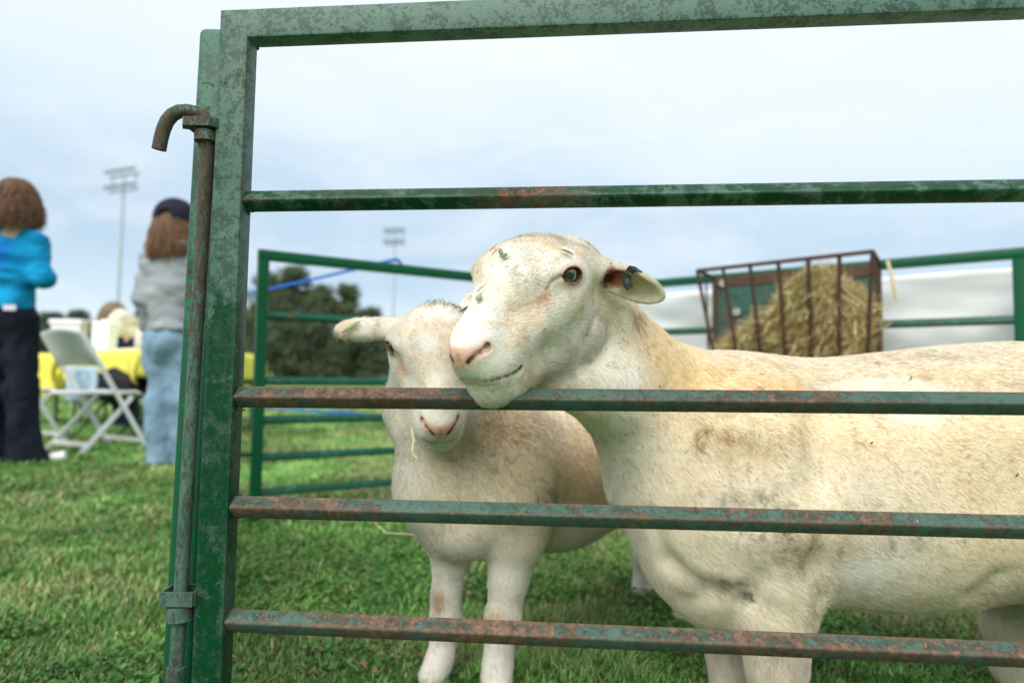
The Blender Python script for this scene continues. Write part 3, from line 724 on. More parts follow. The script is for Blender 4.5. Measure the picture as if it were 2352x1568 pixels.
def lashes(h, rng, n):
    out = []
    for m in (1, -1):
        c, E = h.eyeframe(m)
        for k in range(n):
            x = rng.uniform(-.0115, .0125); z = .0106*math.sqrt(max(0, 1-(x/.0150)**2)); p = c + E[0]*x + E[2]*z + E[1]*(.0125-.25*abs(x))
            d = E[1]*1.0 - E[2]*rng.uniform(.15, .65) - E[0]*(x*40+.25) + rng.normal(0, .12, 3)
            out.append((h.p(*p), d @ h.M, rng.uniform(.0045, .0085), .00011))
    return out
def strands(name, st, parent, col, seed):
    rng = np.random.default_rng(seed); n = len(st); k = 5; t = np.linspace(0, 1, k); pos = np.zeros((n, k, 3)); rr = np.zeros((n, k))
    for i, (p, d, ln, r) in enumerate(st):
        d = np.array(d)/np.linalg.norm(d); bend = rng.normal(0, .18, 3) + np.array([0, 0, -.12])
        pos[i] = p + ln*(d[None]*t[:, None] + bend[None]*(t**2)[:, None]); rr[i] = r*np.array([1.2, 1.1, 1, .7, .3])
    hc = bpy.data.hair_curves.new(name); hc.add_curves([k]*n)
    hc.attributes['position'].data.foreach_set('vector', (pos-np.array(root_off(parent))).astype(np.float32).ravel())
    ra = hc.attributes.get('radius') or hc.attributes.new('radius', 'FLOAT', 'POINT'); ra.data.foreach_set('value', rr.astype(np.float32).ravel())
    ca = hc.attributes.new('col', 'FLOAT_COLOR', 'CURVE'); ca.data.foreach_set('color', np.tile(np.array([*col, 1], np.float32), (n, 1)).ravel())
    o = bpy.data.objects.new(name, hc); C.objects.link(o); hc.materials.append(M_fur); o.parent = parent
    return o

# ---- the smaller sheep behind it, head lowered towards the camera
hB = Head(W(1003, 801, 1.04), R(-11), R(47), R(4.5), .97); hB.fo = .75
def sheepB():
    fz = .0028
    xs = axis(-.33, .66, .010, [(-.31, .0, fz)]); ys = axis(.86, 1.86, .010, [(.88, 1.12, fz)]); zs = axis(-.012, .74, .010, [(.40, .70, fz)])
    fd = Field(xs, ys, zs)
    dx = np.array([.76, .65, 0]); sx = np.array([.65, -.76, 0]); up = np.array([0, 0, 1.]); Mb = np.stack([dx, sx, up])
    c0 = W(1100, 1080, 1.19)
    fd.ell(c0, (.12, .118, .145), Mb, .04)
    fd.ell(c0+dx*.20+up*-.01, (.22, .145, .168), Mb, .08)
    fd.ell(c0+dx*.42+up*.0, (.17, .135, .155), Mb, .06)
    fd.ell(W(1185, 1100, 1.14), (.075, .075, .13), None, .05)       # near shoulder
    fd.ell(W(1020, 1090, 1.16), (.070, .08, .115), None, .04)
    fd.cap(W(1010, 1120, 1.13), W(1060, 1205, 1.12), .072, .055, .05)
    nb = hB.p(-.06, 0, -.03)
    fd.chain([c0+np.array([-.03, 0, .07]), W(985, 930, 1.14), nb], [.105, .072, .055], .04)
    fd.cap(W(965, 985, 1.09), W(1000, 1110, 1.12), .036, .055, .04)
    lg = lambda pts, rs: fd.chain(pts, rs, .03)
    lg([W(1030, 1215, 1.16), W(1034, 1290, 1.165), W(1025, 1360, 1.165), W(1022, 1425, 1.165), W(1017, 1480, 1.165), W(1008, 1520, 1.155), W(992, 1553, 1.135)], [.050, .0255, .0205, .0215, .0150, .0165, .0225])
    lg([W(1180, 1175, 1.13), W(1185, 1240, 1.13), W(1168, 1330, 1.13), W(1155, 1420, 1.13), W(1146, 1490, 1.13), W(1142, 1540, 1.125), W(1140, 1582, 1.11)], [.064, .038, .028, .0255, .0172, .0185, .025])
    for sgn, off in ((1, 0), (-1, .05)):
        p = c0+dx*(.50+off)+sx*.08*sgn; lg([p+up*-.02, p+up*-.13+dx*.02, p+up*-.22+dx*.07, (p[0]+.04, p[1]+.04, .10), (p[0]+.03, p[1]+.03, .015)], [.11, .07, .035, .022, .026])
    hB.build(fd)
    be = hB.p(-.048, -.056, .006); te = W(771, 757, 1.045)
    shells(fd, be, te, (-.25, .55, -.62), .0245, .0150, .021, cup=.70)
    be2 = hB.p(-.05, .052, .010); te2 = W(1089, 674, 1.10)
    shells(fd, be2, te2, (-.3, -.9, -.2), .020, .011, .018)
    hB.mk = hA.mk; hB.carve(fd)
    V, Q = fd.mesh('body'); root = thing('sheep', (c0[0], c0[1], 0), 'smaller cream sheep behind, looking under the rail with hay crumbs on its poll', 'sheep', 'sheep in the pen')
    pat = []
    for x, y, rx, ry, c, s_ in [(1130, 1000, 60, 60, (.22, .16, .10), .8), (1180, 980, 80, 50, (.36, .25, .14), .7), (1210, 1080, 110, 80, (.64, .50, .32), .5), (1060, 1090, 110, 60, (.62, .52, .37), .5), (1240, 1140, 40, 30, (.25, .18, .12), .6),
            (1330, 1120, 70, 60, (.50, .35, .19), .6), (1330, 1020, 70, 60, (.66, .50, .30), .6), (1262, 1120, 8, 50, (.22, .19, .16), .6), (1150, 1170, 60, 30, (.52, .42, .27), .5), (1140, 1408, 26, 14, (.55, .38, .18), .8), (1003, 1390, 14, 32, (.42, .26, .12), .8)]:
        Yq = 1.12 if x < 1260 else 1.25; p = W(x, y, Yq); pat.append((p[0]/Yq, p[2]-CAMZ, rx/1450, ry*Yq/1450, c, s_, Yq))
    def wts(P):
        q = hB.loc(P); dh = np.linalg.norm((q-np.array([.03, 0, -.02]))/np.array([.16, .10, .10]), axis=1); return q, sstep(1.3, .95, dh)
    def colf(P):
        P = np.asarray(P); q, wh = wts(P); hc = head_col(hB, q, P, (.76, .735, .67), 21)
        n = fbm(P, 11, 4, 41); n2 = fbm(P, 60, 3, 42); n3 = sstep(.66, .74, vnoise(P, 130, 43))
        b = np.tile(np.array([.82, .74, .60]), (len(P), 1)); lay = lambda w, c: b.__setitem__(slice(None), b*(1-w[:, None]) + np.array(c)*w[:, None])
        lay(.6*sstep(.4, .65, n), (.68, .58, .42)); lay(.9*sstep(.32, .25, P[:, 2]), (.74, .70, .60)); lay(.85*sstep(-.125, -.155, P[:, 0]), (.74, .71, .63))
        lay(.85*sstep(.26, .20, P[:, 2]), (.76, .73, .66))
        for px, pz, rx, rz, c, s_, Yq in pat:
            w = np.exp(-((P[:, 0]/Yq-px)/rx)**2*.8 - ((P[:, 2]-CAMZ-pz)/rz)**2*.8); lay(np.clip(s_*w*(.35+1.1*n2)+.5*w*n3*(sum(c) < 1), 0, 1), c)
        out = b*(1-wh[:, None]) + hc*wh[:, None]
        te_ = np.linalg.norm(P-W(785, 760, 1.045), axis=1); w = sstep(.032, .018, te_); out = out*(1-w[:, None]) + np.array([.80, .66, .52])*w[:, None]
        pl = sstep(-.045, -.075, q[:, 0])*sstep(.0, .03, q[:, 2])*sstep(.055, .04, np.abs(q[:, 1]))*wh*sstep(.35, .6, n2); out = out*(1-.6*pl[:, None]) + np.array([.50, .36, .18])*.6*pl[:, None]
        return np.clip(out, 0, 1)
    def dirf(P):
        q, wh = wts(P); M = hB.M; dh = -M[0][None] + M[1][None]*(q[:, 1]*8)[:, None]; db = np.tile(np.array([.45, .5, -.7]), (len(P), 1))
        leg = sstep(.27, .2, P[:, 2])[:, None]; db = db*(1-leg) + np.array([.05, .05, -1.])*leg
        return db*(1-wh[:, None]) + dh*wh[:, None]
    def lenf(P):
        q, wh = wts(P); a = np.c_[q[:, 0], np.abs(q[:, 1]), q[:, 2]]; ln = .010*(1-wh) + .0052*wh
        bare = wh*headbare(hB, q)
        return ln*np.clip(1-1.1*bare, 0, 1)
    body = finish(root, V, Q, colf); body['label'] = 'white face, brown stained shoulders'
    fleece('fleece', V, Q, 150000, lambda P: 1+2.2*wts(P)[1]+0*P[:, 0], lenf, dirf, lambda P, r: colf(P)*1.03, root, M_fur, .00026, 2, .30, .3)
    eye(root, hB, 1); eye(root, hB, -1)
    rng = np.random.default_rng(9); st_ = lashes(hB, rng, 26)
    for k in range(3): st_.append((hB.p(.03+.01*k, -.055, -.02), np.array([-1, -.2, -.55-.3*k]), .045, .00012))
    strands('whiskers', st_, root, (.80, .74, .64), 8)
    return root, V, Q

SA = sheepA() if DV.get('A', 1) else None
SB = sheepB() if DV.get('B', 1) else None
# ------------------------------------------------------------------ setting: ground and grass
def ground_z(x, y): return 0*x
def build_ground():
    m, g, b, nt = new_mat('lawn')
    pos = g('ShaderNodeNewGeometry').outputs['Position']
    n1 = g.noise(pos, .55, 5, .6); n2 = g.noise(pos, 4.5, 6, .65); n3 = g.noise(pos, 45, 4, .7)
    c = g.mix(g.ramp(n2, [(.35, 0.), (.65, 1.)]), (.07, .17, .035), (.15, .30, .075))
    c = g.mix(g.math('MULTIPLY', g.ramp(n1, [(.50, 0.), (.66, 1.)]), .6), c, (.26, .25, .11))
    c = g.mix(g.math('MULTIPLY', g.ramp(n3, [(.3, 1.), (.55, 0.)]), .55), c, (.045, .06, .018))
    nt.links.new(c, b.inputs['Base Color']); b.inputs['Roughness'].default_value = .9; b.inputs['Specular IOR Level'].default_value = .15
    bn = g('ShaderNodeBump', i_Strength=1., i_Distance=.02); nt.links.new(n3, bn.inputs['Height']); nt.links.new(bn.outputs[0], b.inputs['Normal'])
    V = [(-600, -60, 0), (600, -60, 0), (600, 900, 0), (-600, 900, 0)]
    o = link('ground', pyd('ground', V, [(0, 1, 2, 3)]), m); tag(o, kind='structure')
M_blade = vcol('grass_blades', .55, .35, trans=.35)
def grass_blades():
    rng = np.random.default_rng(3); Vs, Fs, Cs = [], [], []; off = 0
    bands = [(.55, 1.5, 40000, .0021, .030), (1.5, 2.4, 18000, .0030, .034), (2.4, 4.2, 6500, .0048, .038), (4.2, 8, 2100, .009, .045), (8, 18, 420, .022, .055)]
    k = DV.get('grass', 1.)*1.15
    for y0, y1, dens, wd, ht in bands:
        y = np.sqrt(rng.uniform(y0**2, y1**2, int(dens*k*((y1**2-y0**2)*.5*2.4)))); u = rng.uniform(-1.25, 1.15, len(y)); x = u*y + rng.normal(0, .01, len(y))
        P = np.c_[x, y, np.zeros(len(y))]; pt = fbm(P, 1.7, 4, 64); cl = fbm(P, 3.0, 3, 61); tuft = fbm(P, 9, 2, 62); br = fbm(P, 1.5, 3, 63)
        keep = rng.random(len(y)) < np.clip(.05 + 1.5*tuft, 0, 1)*(1-.5*sstep(.46, .60, fbm(P, 2.2, 3, 77))*(y0 < 4)); P, cl, tuft, br, pt = P[keep], cl[keep], tuft[keep], br[keep], pt[keep]; n = len(P)
        h = ht*.8*(.35+.9*rng.random(n))*(.25+1.5*tuft)*(.6+.9*pt); a = rng.uniform(0, 2*math.pi, n); lean = h*rng.uniform(.2, 1.0, n)
        d = np.c_[np.cos(a), np.sin(a), 0*a]; s = np.c_[-np.sin(a), np.cos(a), 0*a]*(wd*(.6+.8*rng.random(n)))[:, None]
        up = np.array([0, 0, 1.])
        m1 = P + d*(lean*.35)[:, None] + up*(h*.6)[:, None]; tp = P + d*lean[:, None] + up*h[:, None]
        V = np.stack([P-s*.8, P+s*.8, m1-s, m1+s, tp], 1).reshape(-1, 3)
        i = np.arange(n)*5 + off
        F = np.concatenate([np.stack([i, i+1, i+3], 1), np.stack([i, i+3, i+2], 1), np.stack([i+2, i+3, i+4], 1)]); off += 5*n
        g1, g2, dry = np.array([.080, .215, .050]), np.array([.25, .44, .125]), np.array([.42, .38, .20])
        t = np.clip(cl*1.5-.25 + rng.normal(0, .25, n), 0, 1)[:, None]; c = g1*(1-t)+g2*t; c = c*(.72+.95*sstep(.32, .66, pt))[:, None]
        dw = np.clip(sstep(.50, .62, br)*.6 + (rng.random(n) < .14), 0, 1)[:, None]*rng.random(n)[:, None]**.3
        c = c*(1-dw)+dry*dw; c = c*(.75+.5*rng.random(n))[:, None]
        c5 = np.repeat(c, 5, 0)
        Vs.append(V); Fs.append(F); Cs.append(c5)
    me = np_mesh('grass', np.concatenate(Vs), np.concatenate(Fs), np.concatenate(Cs))
    o = link('grass', me, M_blade); tag(o, 'short mown green grass with dry brown patches', 'grass', kind='stuff')
def clover():
    """low broad leaves growing through the lawn"""
    rng = np.random.default_rng(13); Vs, Fs, Cs = [], [], []; off = 0
    for y0, y1, dens, r0 in ((.7, 2.2, 13000, .0058), (2.2, 4.5, 2600, .0095)):
        y = np.sqrt(rng.uniform(y0**2, y1**2, int(dens*DV.get('grass', 1.)*((y1**2-y0**2)*.5*2.3)))); x = rng.uniform(-1.2, 1.1, len(y))*y
        P = np.c_[x, y, 0*x]; f = fbm(P, 2.2, 3, 77); keep = rng.random(len(y)) < sstep(.40, .54, f); P = P[keep]; n = len(P)
        P[:, 2] = rng.uniform(.008, .030, n); a = rng.uniform(0, 2*math.pi, n); r = r0*(.6+.9*rng.random(n)); tilt = rng.normal(0, .45, (n, 2))
        e1 = np.c_[np.cos(a), np.sin(a), tilt[:, 0]]; e2 = np.c_[-np.sin(a), np.cos(a), tilt[:, 1]]
        K = 6; pts = [P]
        for j in range(K):
            th = 2*math.pi*j/K; q = .62 if j % 2 else 1.0
            pts.append(P + e1*(r*math.cos(th)*q)[:, None]*1.25 + e2*(r*math.sin(th)*q)[:, None]*.85 + np.array([0, 0, 1])*(r*.25)[:, None]*(j % 2))
        V = np.stack(pts, 1).reshape(-1, 3); i = np.arange(n)*(K+1)+off
        F = np.concatenate([np.stack([i, i+1+j, i+1+(j+1) % K], 1) for j in range(K)]); off += n*(K+1)
        t = np.clip(fbm(P, 6, 2, 78)[:, None]*1.4-.2 + rng.normal(0, .2, n)[:, None], 0, 1); c = np.array([.05, .16, .035])*(1-t) + np.array([.17, .34, .075])*t
        dr = (rng.random(n) < .05*(.3+1.4*vnoise(P, 3.1, 80)))[:, None]; c = np.where(dr, np.array([.30, .20, .10]), c)*(.8+.4*rng.random(n))[:, None]
        Vs.append(V); Fs.append(F); Cs.append(np.repeat(c, K+1, 0))
    me = np_mesh('clover', np.concatenate(Vs), np.concatenate(Fs), np.concatenate(Cs)); o = link('clover', me, M_blade)
    tag(o, 'low broad clover leaves among the grass', 'ground cover', kind='stuff')
build_ground()
if DV.get('G', 1): grass_blades(); clover()

# ------------------------------------------------------------------ the pen
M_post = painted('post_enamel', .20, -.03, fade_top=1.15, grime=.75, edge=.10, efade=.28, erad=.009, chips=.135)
M_top = painted('top_rail_enamel', .68, -.03, grime=.8, edge=.06)
M_rail2 = painted('upper_rail_enamel', .28, .02, grime=.5, edge=.09, erad=.007)
M_rust = painted('rusty_rail_enamel', .60, .095, edge=.20, erad=.010, faded=(.060, .125, .100), grime=.5, rust_col=(.20, .098, .062), stretch=(.8, .8, .8))
M_rust3 = painted('worn_rail_enamel', .56, .070, edge=.18, erad=.010, faded=(.058, .108, .088), grime=.5, rust_col=(.175, .085, .055), stretch=(.7, .7, .7))
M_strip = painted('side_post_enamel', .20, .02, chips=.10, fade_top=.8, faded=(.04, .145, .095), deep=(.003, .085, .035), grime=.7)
M_rod = painted('latch_enamel', .55, .095, faded=(.085, .145, .115), deep=(.01, .035, .025), grime=.7, rust_col=(.13, .065, .04), stretch=(1.4, 1.4, .5))
M_back = painted('rear_enamel', .10, -.02, deep=(.001, .085, .034), faded=(.015, .13, .075), grime=.25)
M_backr = painted('rear_rail_enamel', .25, .02, deep=(.002, .075, .04), faded=(.03, .15, .105), grime=.25)

def lerp(a, b, t): return np.array(a)*(1-t)+np.array(b)*t
def weld(mb, c, r, seed):
    rng = np.random.default_rng(seed)
    for k in range(9):
        p = np.array(c)+rng.normal(0, r*.55, 3); q = r*rng.uniform(.22, .45)
        mb.box(p, *np.linalg.qr(rng.normal(0, 1, (3, 3)))[0], q, q, q)
def front_gate():
    YL, YR = .806, .734
    def line(xa, ya, xb, yb, ext=.35):
        a = W(xa, ya, YL); b = W(xb, yb, YR); d = (b-a); return a, a + d*(1+ext)
    bot = W(486, 1568, YL); top = W(551, 35, YL); dn = bot-top; bot = bot + dn*((bot[2]-.004)/(-dn[2]))
    root = thing('gate', (bot[0], bot[1], 0), 'weathered green steel pen gate with rusty lower rails, nearest to the camera', 'gate', 'steel panels around the pen')
    a, b = line(572, 67, 2352, -2)
    ud = (top-bot)/np.linalg.norm(top-bot); rd = (b-a)/np.linalg.norm(b-a); h = .0193; nrm = np.cross(rd, ud)
    # mitred corner between the post and the top rail
    P = [(q0, q1*.74) for q0, q1 in sq_prof(h, .0035, 0, 2)]
    corner = lerp(top, top, 0) - ud*h*1.0; A0 = corner
    railpt = A0 + rd*.02
    far = A0 + (b-a)*1.0
    fr = far
    mb = MB()
    def cut(prof, base, axis_, sidev, n, s_):     # mitre: shift each profile point along the tube by its offset
        return [base + sidev*q[0] + n*q[1] + axis_*(q[0]*s_) for q in prof]
    V1 = cut(P, A0, ud, rd, nrm, -1.0)
    V0 = [bot + rd*q[0] + nrm*q[1] for q in P]; n = len(P)
    mb.add(V0+V1, [(j, (j+1) % n, n+(j+1) % n, n+j) for j in range(n)] + [tuple(range(n))])
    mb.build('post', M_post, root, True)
    mb = MB(); V0 = [A0 + ud*q[0] + nrm*q[1] - rd*(q[0]) for q in P]; V1 = [fr + ud*q[0] + nrm*q[1] for q in P]
    # nudge along the rail so that the two mitre faces meet at the seam
    mb.add(V0+V1, [(j, (j+1) % n, n+(j+1) % n, n+j) for j in range(n)] + [tuple(range(n, 2*n))])
    mb.build('top_rail', M_top, root, True)
    mb = MB()
    for t in np.linspace(-1, 1, 15):
        mb.box(A0 + (rd-ud)*h*t*.98 - nrm*(h*.74+.0002) + ud*.0006*math.sin(t*23), rd, ud, nrm, .0016, .0014, .0009)
    mb.build('weld_seam', M_strip, root, True)
    rails = [(572, 463, 2352, 438, 39, M_rail2), (556, 911, 2352, 927, 46, M_rust3), (545, 1163, 2352, 1210, 51, M_rust), (533, 1424, 2352, 1503, 53, M_rust)]
    for i, (xa, ya, xb, yb, th, m) in enumerate(rails):
        p, q = line(xa, ya, xb, yb)
        p = p - (q-p)*.004
        mb = MB().sweep([lerp(p, q, t) for t in np.linspace(0, 1, 24)], sq_prof(.0103, .0026, R(th), 3), up=nrm*-1)
        # up is the panel normal, so the profile is turned to th degrees from it
        o = mb.build('rail', m, root, True)
        w = MB(); weld(w, p + rd*.006 - nrm*.004 + ud*.008, .005, i); weld(w, p + rd*.006 - nrm*.012 - ud*.004, .005, i+9); weld(w, p + rd*.005 - nrm*.002 - ud*.011, .004, i+19)
        w.build('weld_bead', M_post, root, False)
    for z, m in ((.118, M_rust), (.022, M_rust)):
        p = bot + ud*z; MB().sweep([p, p+(b-a)*np.array([1, 1, 0])], sq_prof(.0103, .0026, R(50), 3), up=nrm*-1).build('rail', m, root, True)
    e0, e1 = fr - ud*h, fr + dn/np.linalg.norm(dn)*.97
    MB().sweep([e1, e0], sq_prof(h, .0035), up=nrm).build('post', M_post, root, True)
    # latch keeper, lugs and lower loop welded to the post
    mb = MB(); c = W(467, 290, .803)
    mb.sweep([c+np.array([-.0185, -.003, .0]), c+np.array([-.016, -.0125, 0]), c+np.array([.016, -.0125, 0]), c+np.array([.021, -.006, 0])], [(-.006, -.0058), (.006, -.0058), (.006, .0058), (-.006, .0058)])
    mb.box(c+np.array([0, .004, 0]), (1, 0, 0), (0, 1, 0), (0, 0, 1), .017, .012, .0056)
    mb.build('latch_keeper', M_rod, root, True)
    mb = MB(); c = W(473, 315, .800)
    mb.sweep([c+np.array([0, 0, .0068]), c+np.array([0, 0, -.0062])], [(.0150*math.cos(a_)*(1 if abs(math.cos(a_)) < .9 else .95), .0125*math.sin(a_)) for a_ in np.linspace(0, 2*math.pi, 16, endpoint=False)], up=(0, 1, 0), scales=None)
    mb.sweep([c+np.array([-.001, .004, -.006]), c+np.array([.002, .008, -.020]), c+np.array([.004, .010, -.034])], [(.0115*math.cos(a_), .0105*math.sin(a_)) for a_ in np.linspace(0, 2*math.pi, 12, endpoint=False)], up=(0, 1, 0), scales=[1, .8, .35])
    mb.build('latch_lug', M_rod, root, True)
    c = W(420, 1366, .802); mb = MB(); hw, hd, hh, t = .0200, .0150, .0085, .0016
    for (cx, cy, ax, ay) in ((0, -hd, hw, t), (0, hd, hw, t), (-hw, 0, t, hd-t*1.01), (hw, 0, t, hd-t*1.01)):
        mb.box(c+np.array([cx, cy, 0]), (1, 0, 0), (0, 1, 0), (0, 0, 1), ax, ay, hh)
    mb.box(c+np.array([.026, .010, 0]), (1, 0, 0), (0, 1, 0), (0, 0, 1), .006, .003, .008)
    mb.build('rod_loop', M_rod, root, False)
    return nrm, ud, rd
gate_n, gate_u, gate_r = front_gate()

def latch_rod():
    base = W(403, 1568, .800); topp = W(480, 300, .803)
    root = thing('latch_rod', (base[0], base[1], 0), 'rust streaked drop rod with a hooked top hanging beside the gate post', 'latch rod')
    low = base + (base-topp)*.13
    pts = [low, base, lerp(base, topp, .5), topp]
    hk = [(479, 284, 0), (468, 268, -.001), (450, 259, -.003), (430, 255, -.005), (412, 256, -.006), (396, 264, -.007), (384, 278, -.007), (376, 296, -.007), (370, 318, -.006), (365, 344, -.005)]
    MB().tube(pts + [W(x, y, .800+d) for x, y, d in hk], .0086, 18, up=(0, 1, 0)).build('rod', M_rod, root, True)
    c = W(415, 1405, .800); MB().sweep([c+np.array([-.0006, 0, .0088]), c+np.array([0, 0, -.0088])], [(.0165*math.cos(a), .0150*math.sin(a)) for a in np.linspace(0, 2*math.pi, 20, endpoint=False)], up=(0, 1, 0)).build('collar', M_rod, root, True)
    c = W(405, 1530, .800); c2 = W(399, 1640, .800); MB().tube([c, c2], .0112, 18, up=(0, 1, 0)).build('sleeve', M_rod, root, True)
latch_rod()

def post_mb(b, t, h=.0193): return MB().sweep([b, t], sq_prof(h, .0035, 0, 2), up=(0, 1, 0))
def panel(label, A, B, za, mats, posts=True, ztop=1.016, rails=(.773, .530, .386, .250, .122, .016), name='fence_panel', tarp=None, yaw=0):
    A = np.array([*A, 0.]); B = np.array([*B, 0.]); d = (B-A)/np.linalg.norm(B-A); nn = np.cross(d, (0, 0, 1)); up = np.array([0, 0, 1.])
    root = thing(name, A, label, 'fence panel', 'steel panels around the pen'); h = .0193
    z = lambda s: up*s
    for E in (A, B): MB().sweep([E+z(.002), E+z(ztop-2*h)], sq_prof(h, .0035, 0, 2), up=nn).build('post', mats[0], root, True)
    MB().sweep([A-d*h+z(ztop-h), B+d*h+z(ztop-h)], sq_prof(h-.0002, .0035, 0, 2), up=up).build('top_rail', mats[0], root, True)
    for r_ in rails: MB().sweep([A+d*h+z(r_), B-d*h+z(r_)], sq_prof(.0130, .003, R(22), 2), up=up).build('rail', mats[1], root, True)
    return root
COR = np.array([.452, 3.17])
RL = W(598, 800, 2.33)[:2]
panel('green rear panel on the left with a blue rope tied over its top rail', RL, COR, 0, (M_back, M_backr))
RP = W(2347, 800, 2.2)[:2]
panel('green rear panel on the right with white sheeting behind it', COR+np.array([.05, -.01]), RP, 0, (M_back, M_backr), ztop=1.032, rails=(.779, .530, .386, .25, .122, .016))
dR = (RP-COR)/np.linalg.norm(RP-COR); panel('green rear panel running out of view to the right', RP+dR*.045, RP+dR*1.2, 0, (M_back, M_backr), ztop=1.036, rails=(.782, .530, .386, .25, .122, .016))

def side_panel():
    """seen edge on, just left of the gate post"""
    t0 = W(504, 82, .862); b0 = W(420, 1568, .862); b0 = b0 + (b0-t0)*((b0[2]-.003)/(t0[2]-b0[2])); far = np.array([-1.03, 2.24])
    d = np.array([far[0]-b0[0], far[1]-b0[1], 0]); d /= np.linalg.norm(d); up = (t0-b0)/np.linalg.norm(t0-b0)
    root = thing('fence_panel', (b0[0], b0[1], 0), 'side panel of the pen seen edge on behind the gate post', 'fence panel', 'steel panels around the pen')
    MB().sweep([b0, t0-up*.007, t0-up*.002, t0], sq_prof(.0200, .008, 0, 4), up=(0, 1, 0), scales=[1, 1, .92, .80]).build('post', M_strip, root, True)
    fb = np.array([*far, .003]); MB().sweep([fb, fb+np.array([0, 0, .95])], sq_prof(.0193, .0035, 0, 2), up=(0, 1, 0)).build('post', M_back, root, True)
    top0 = t0 - up*.022 + d*.022
    MB().sweep([top0, np.array([*far, .962])-d*.021], sq_prof(.0180, .003, 0, 2)).build('top_rail', M_back, root, True)
    for z in (.773, .53, .386, .25, .122):
        s_ = (z-b0[2])/(t0[2]-b0[2]); p = lerp(b0, t0, s_)+d*.021
        MB().sweep([p, np.array([*far, z-.01])-d*.021], sq_prof(.0125, .003, R(22), 2)).build('rail', M_backr, root, True)
    c = np.array([-.985, 2.285, .255]); MB().sweep([np.array([*far, .27])+np.array([.016, .012, 0]), np.array([RL[0]-.018, RL[1]-.01, .262])], sq_prof(.007, .002)).build('coupling', M_backr, root, True)
side_panel()

def tarp():
    A = COR + np.array([.10, .055]); B = RP + dR*1.25 + np.array([.05, .055]); nx, nz = 110, 44; V = []; Fq = []
    d = (B-A)/np.linalg.norm(B-A); nrm = np.array([-d[1], d[0]]); Ln = np.linalg.norm(B-A)
    P0 = np.array([[i/(nx-1)*Ln*1.0, 0, j/(nz-1)] for i in range(nx) for j in range(nz)])
    w = (fbm(P0*np.array([.8, 1, 2.4]), 3.2, 3, 5)-.5)*.11
    for idx, (a, _, t) in enumerate(P0):
        p = A + d*a + nrm*(.012+max(w[idx]+.03, 0)*1.0 + .02*math.sin(t*9+a*2)**2*(1-t)); V.append((p[0], p[1],   .012 + t*.972))
    for i in range(nx-1):
        for j in range(nz-1): k = i*nz+j; Fq.append((k, k+nz, k+nz+1, k+1))
    m = simple('white_sheeting', (.95, .955, .96), .45, 0, .02, 3); b = m.node_tree.nodes['Principled BSDF']; nt = m.node_tree
    t = nt.nodes.new('ShaderNodeBsdfTranslucent'); t.inputs[0].default_value = (.85, .87, .9, 1); mx = nt.nodes.new('ShaderNodeMixShader'); mx.inputs[0].default_value = .35
    nt.links.new(b.outputs[0], mx.inputs[1]); nt.links.new(t.outputs[0], mx.inputs[2]); nt.links.new(mx.outputs[0], nt.nodes['Material Output'].inputs[0])
    o = link('tarpaulin', pyd('tarpaulin', V, Fq), m, None, True); md = o.modifiers.new('s', 'SOLIDIFY'); md.thickness = .0015
    tag(o, 'creased white plastic sheeting hung behind the right rear panels', 'tarpaulin')
tarp()

def ropes():
    m = simple('blue_webbing', (.012, .13, .55), .5, 0, .15, 60)
    A = W(612, 664, 3.45); K = W(904, 597, 2.60); B = W(1075, 634, 2.77); Z = W(500, 690, 4.1)
    flat = [(-.0055, -.0015), (.0055, -.0015), (.0055, .0015), (-.0055, .0015)]; flat = [(a*.8, b*1.0) for a, b in flat]; fl2 = [(b, a*1.6) for a, b in flat]
    K2 = W(912, 600, 2.66)
    o = MB().sweep([Z, A, lerp(A, K, .5)+np.array([0, 0, -.004]), K, W(914, 597, 2.64), W(925, 612, 2.68), W(960, 626, 2.72), W(1010, 633, 2.76), W(1075, 639, 2.81), W(1098, 642, 2.83)], fl2).build('blue_rope', m)
    tag(o, 'blue rope pulled over the top rail of the left rear panel', 'rope')
    o = MB().sweep([W(560, 930, 5.0), W(650, 939, 4.0), W(760, 946, 3.2), W(905, 956, 2.70), W(990, 960, 2.66)], [(b, a*1.1) for a, b in fl2] and [(-.003, -.006), (.003, -.006), (.003, .006), (-.003, .006)]).build('blue_strap', m)
    tag(o, 'blue strap stretched low behind the left rear panel', 'strap')
ropes()

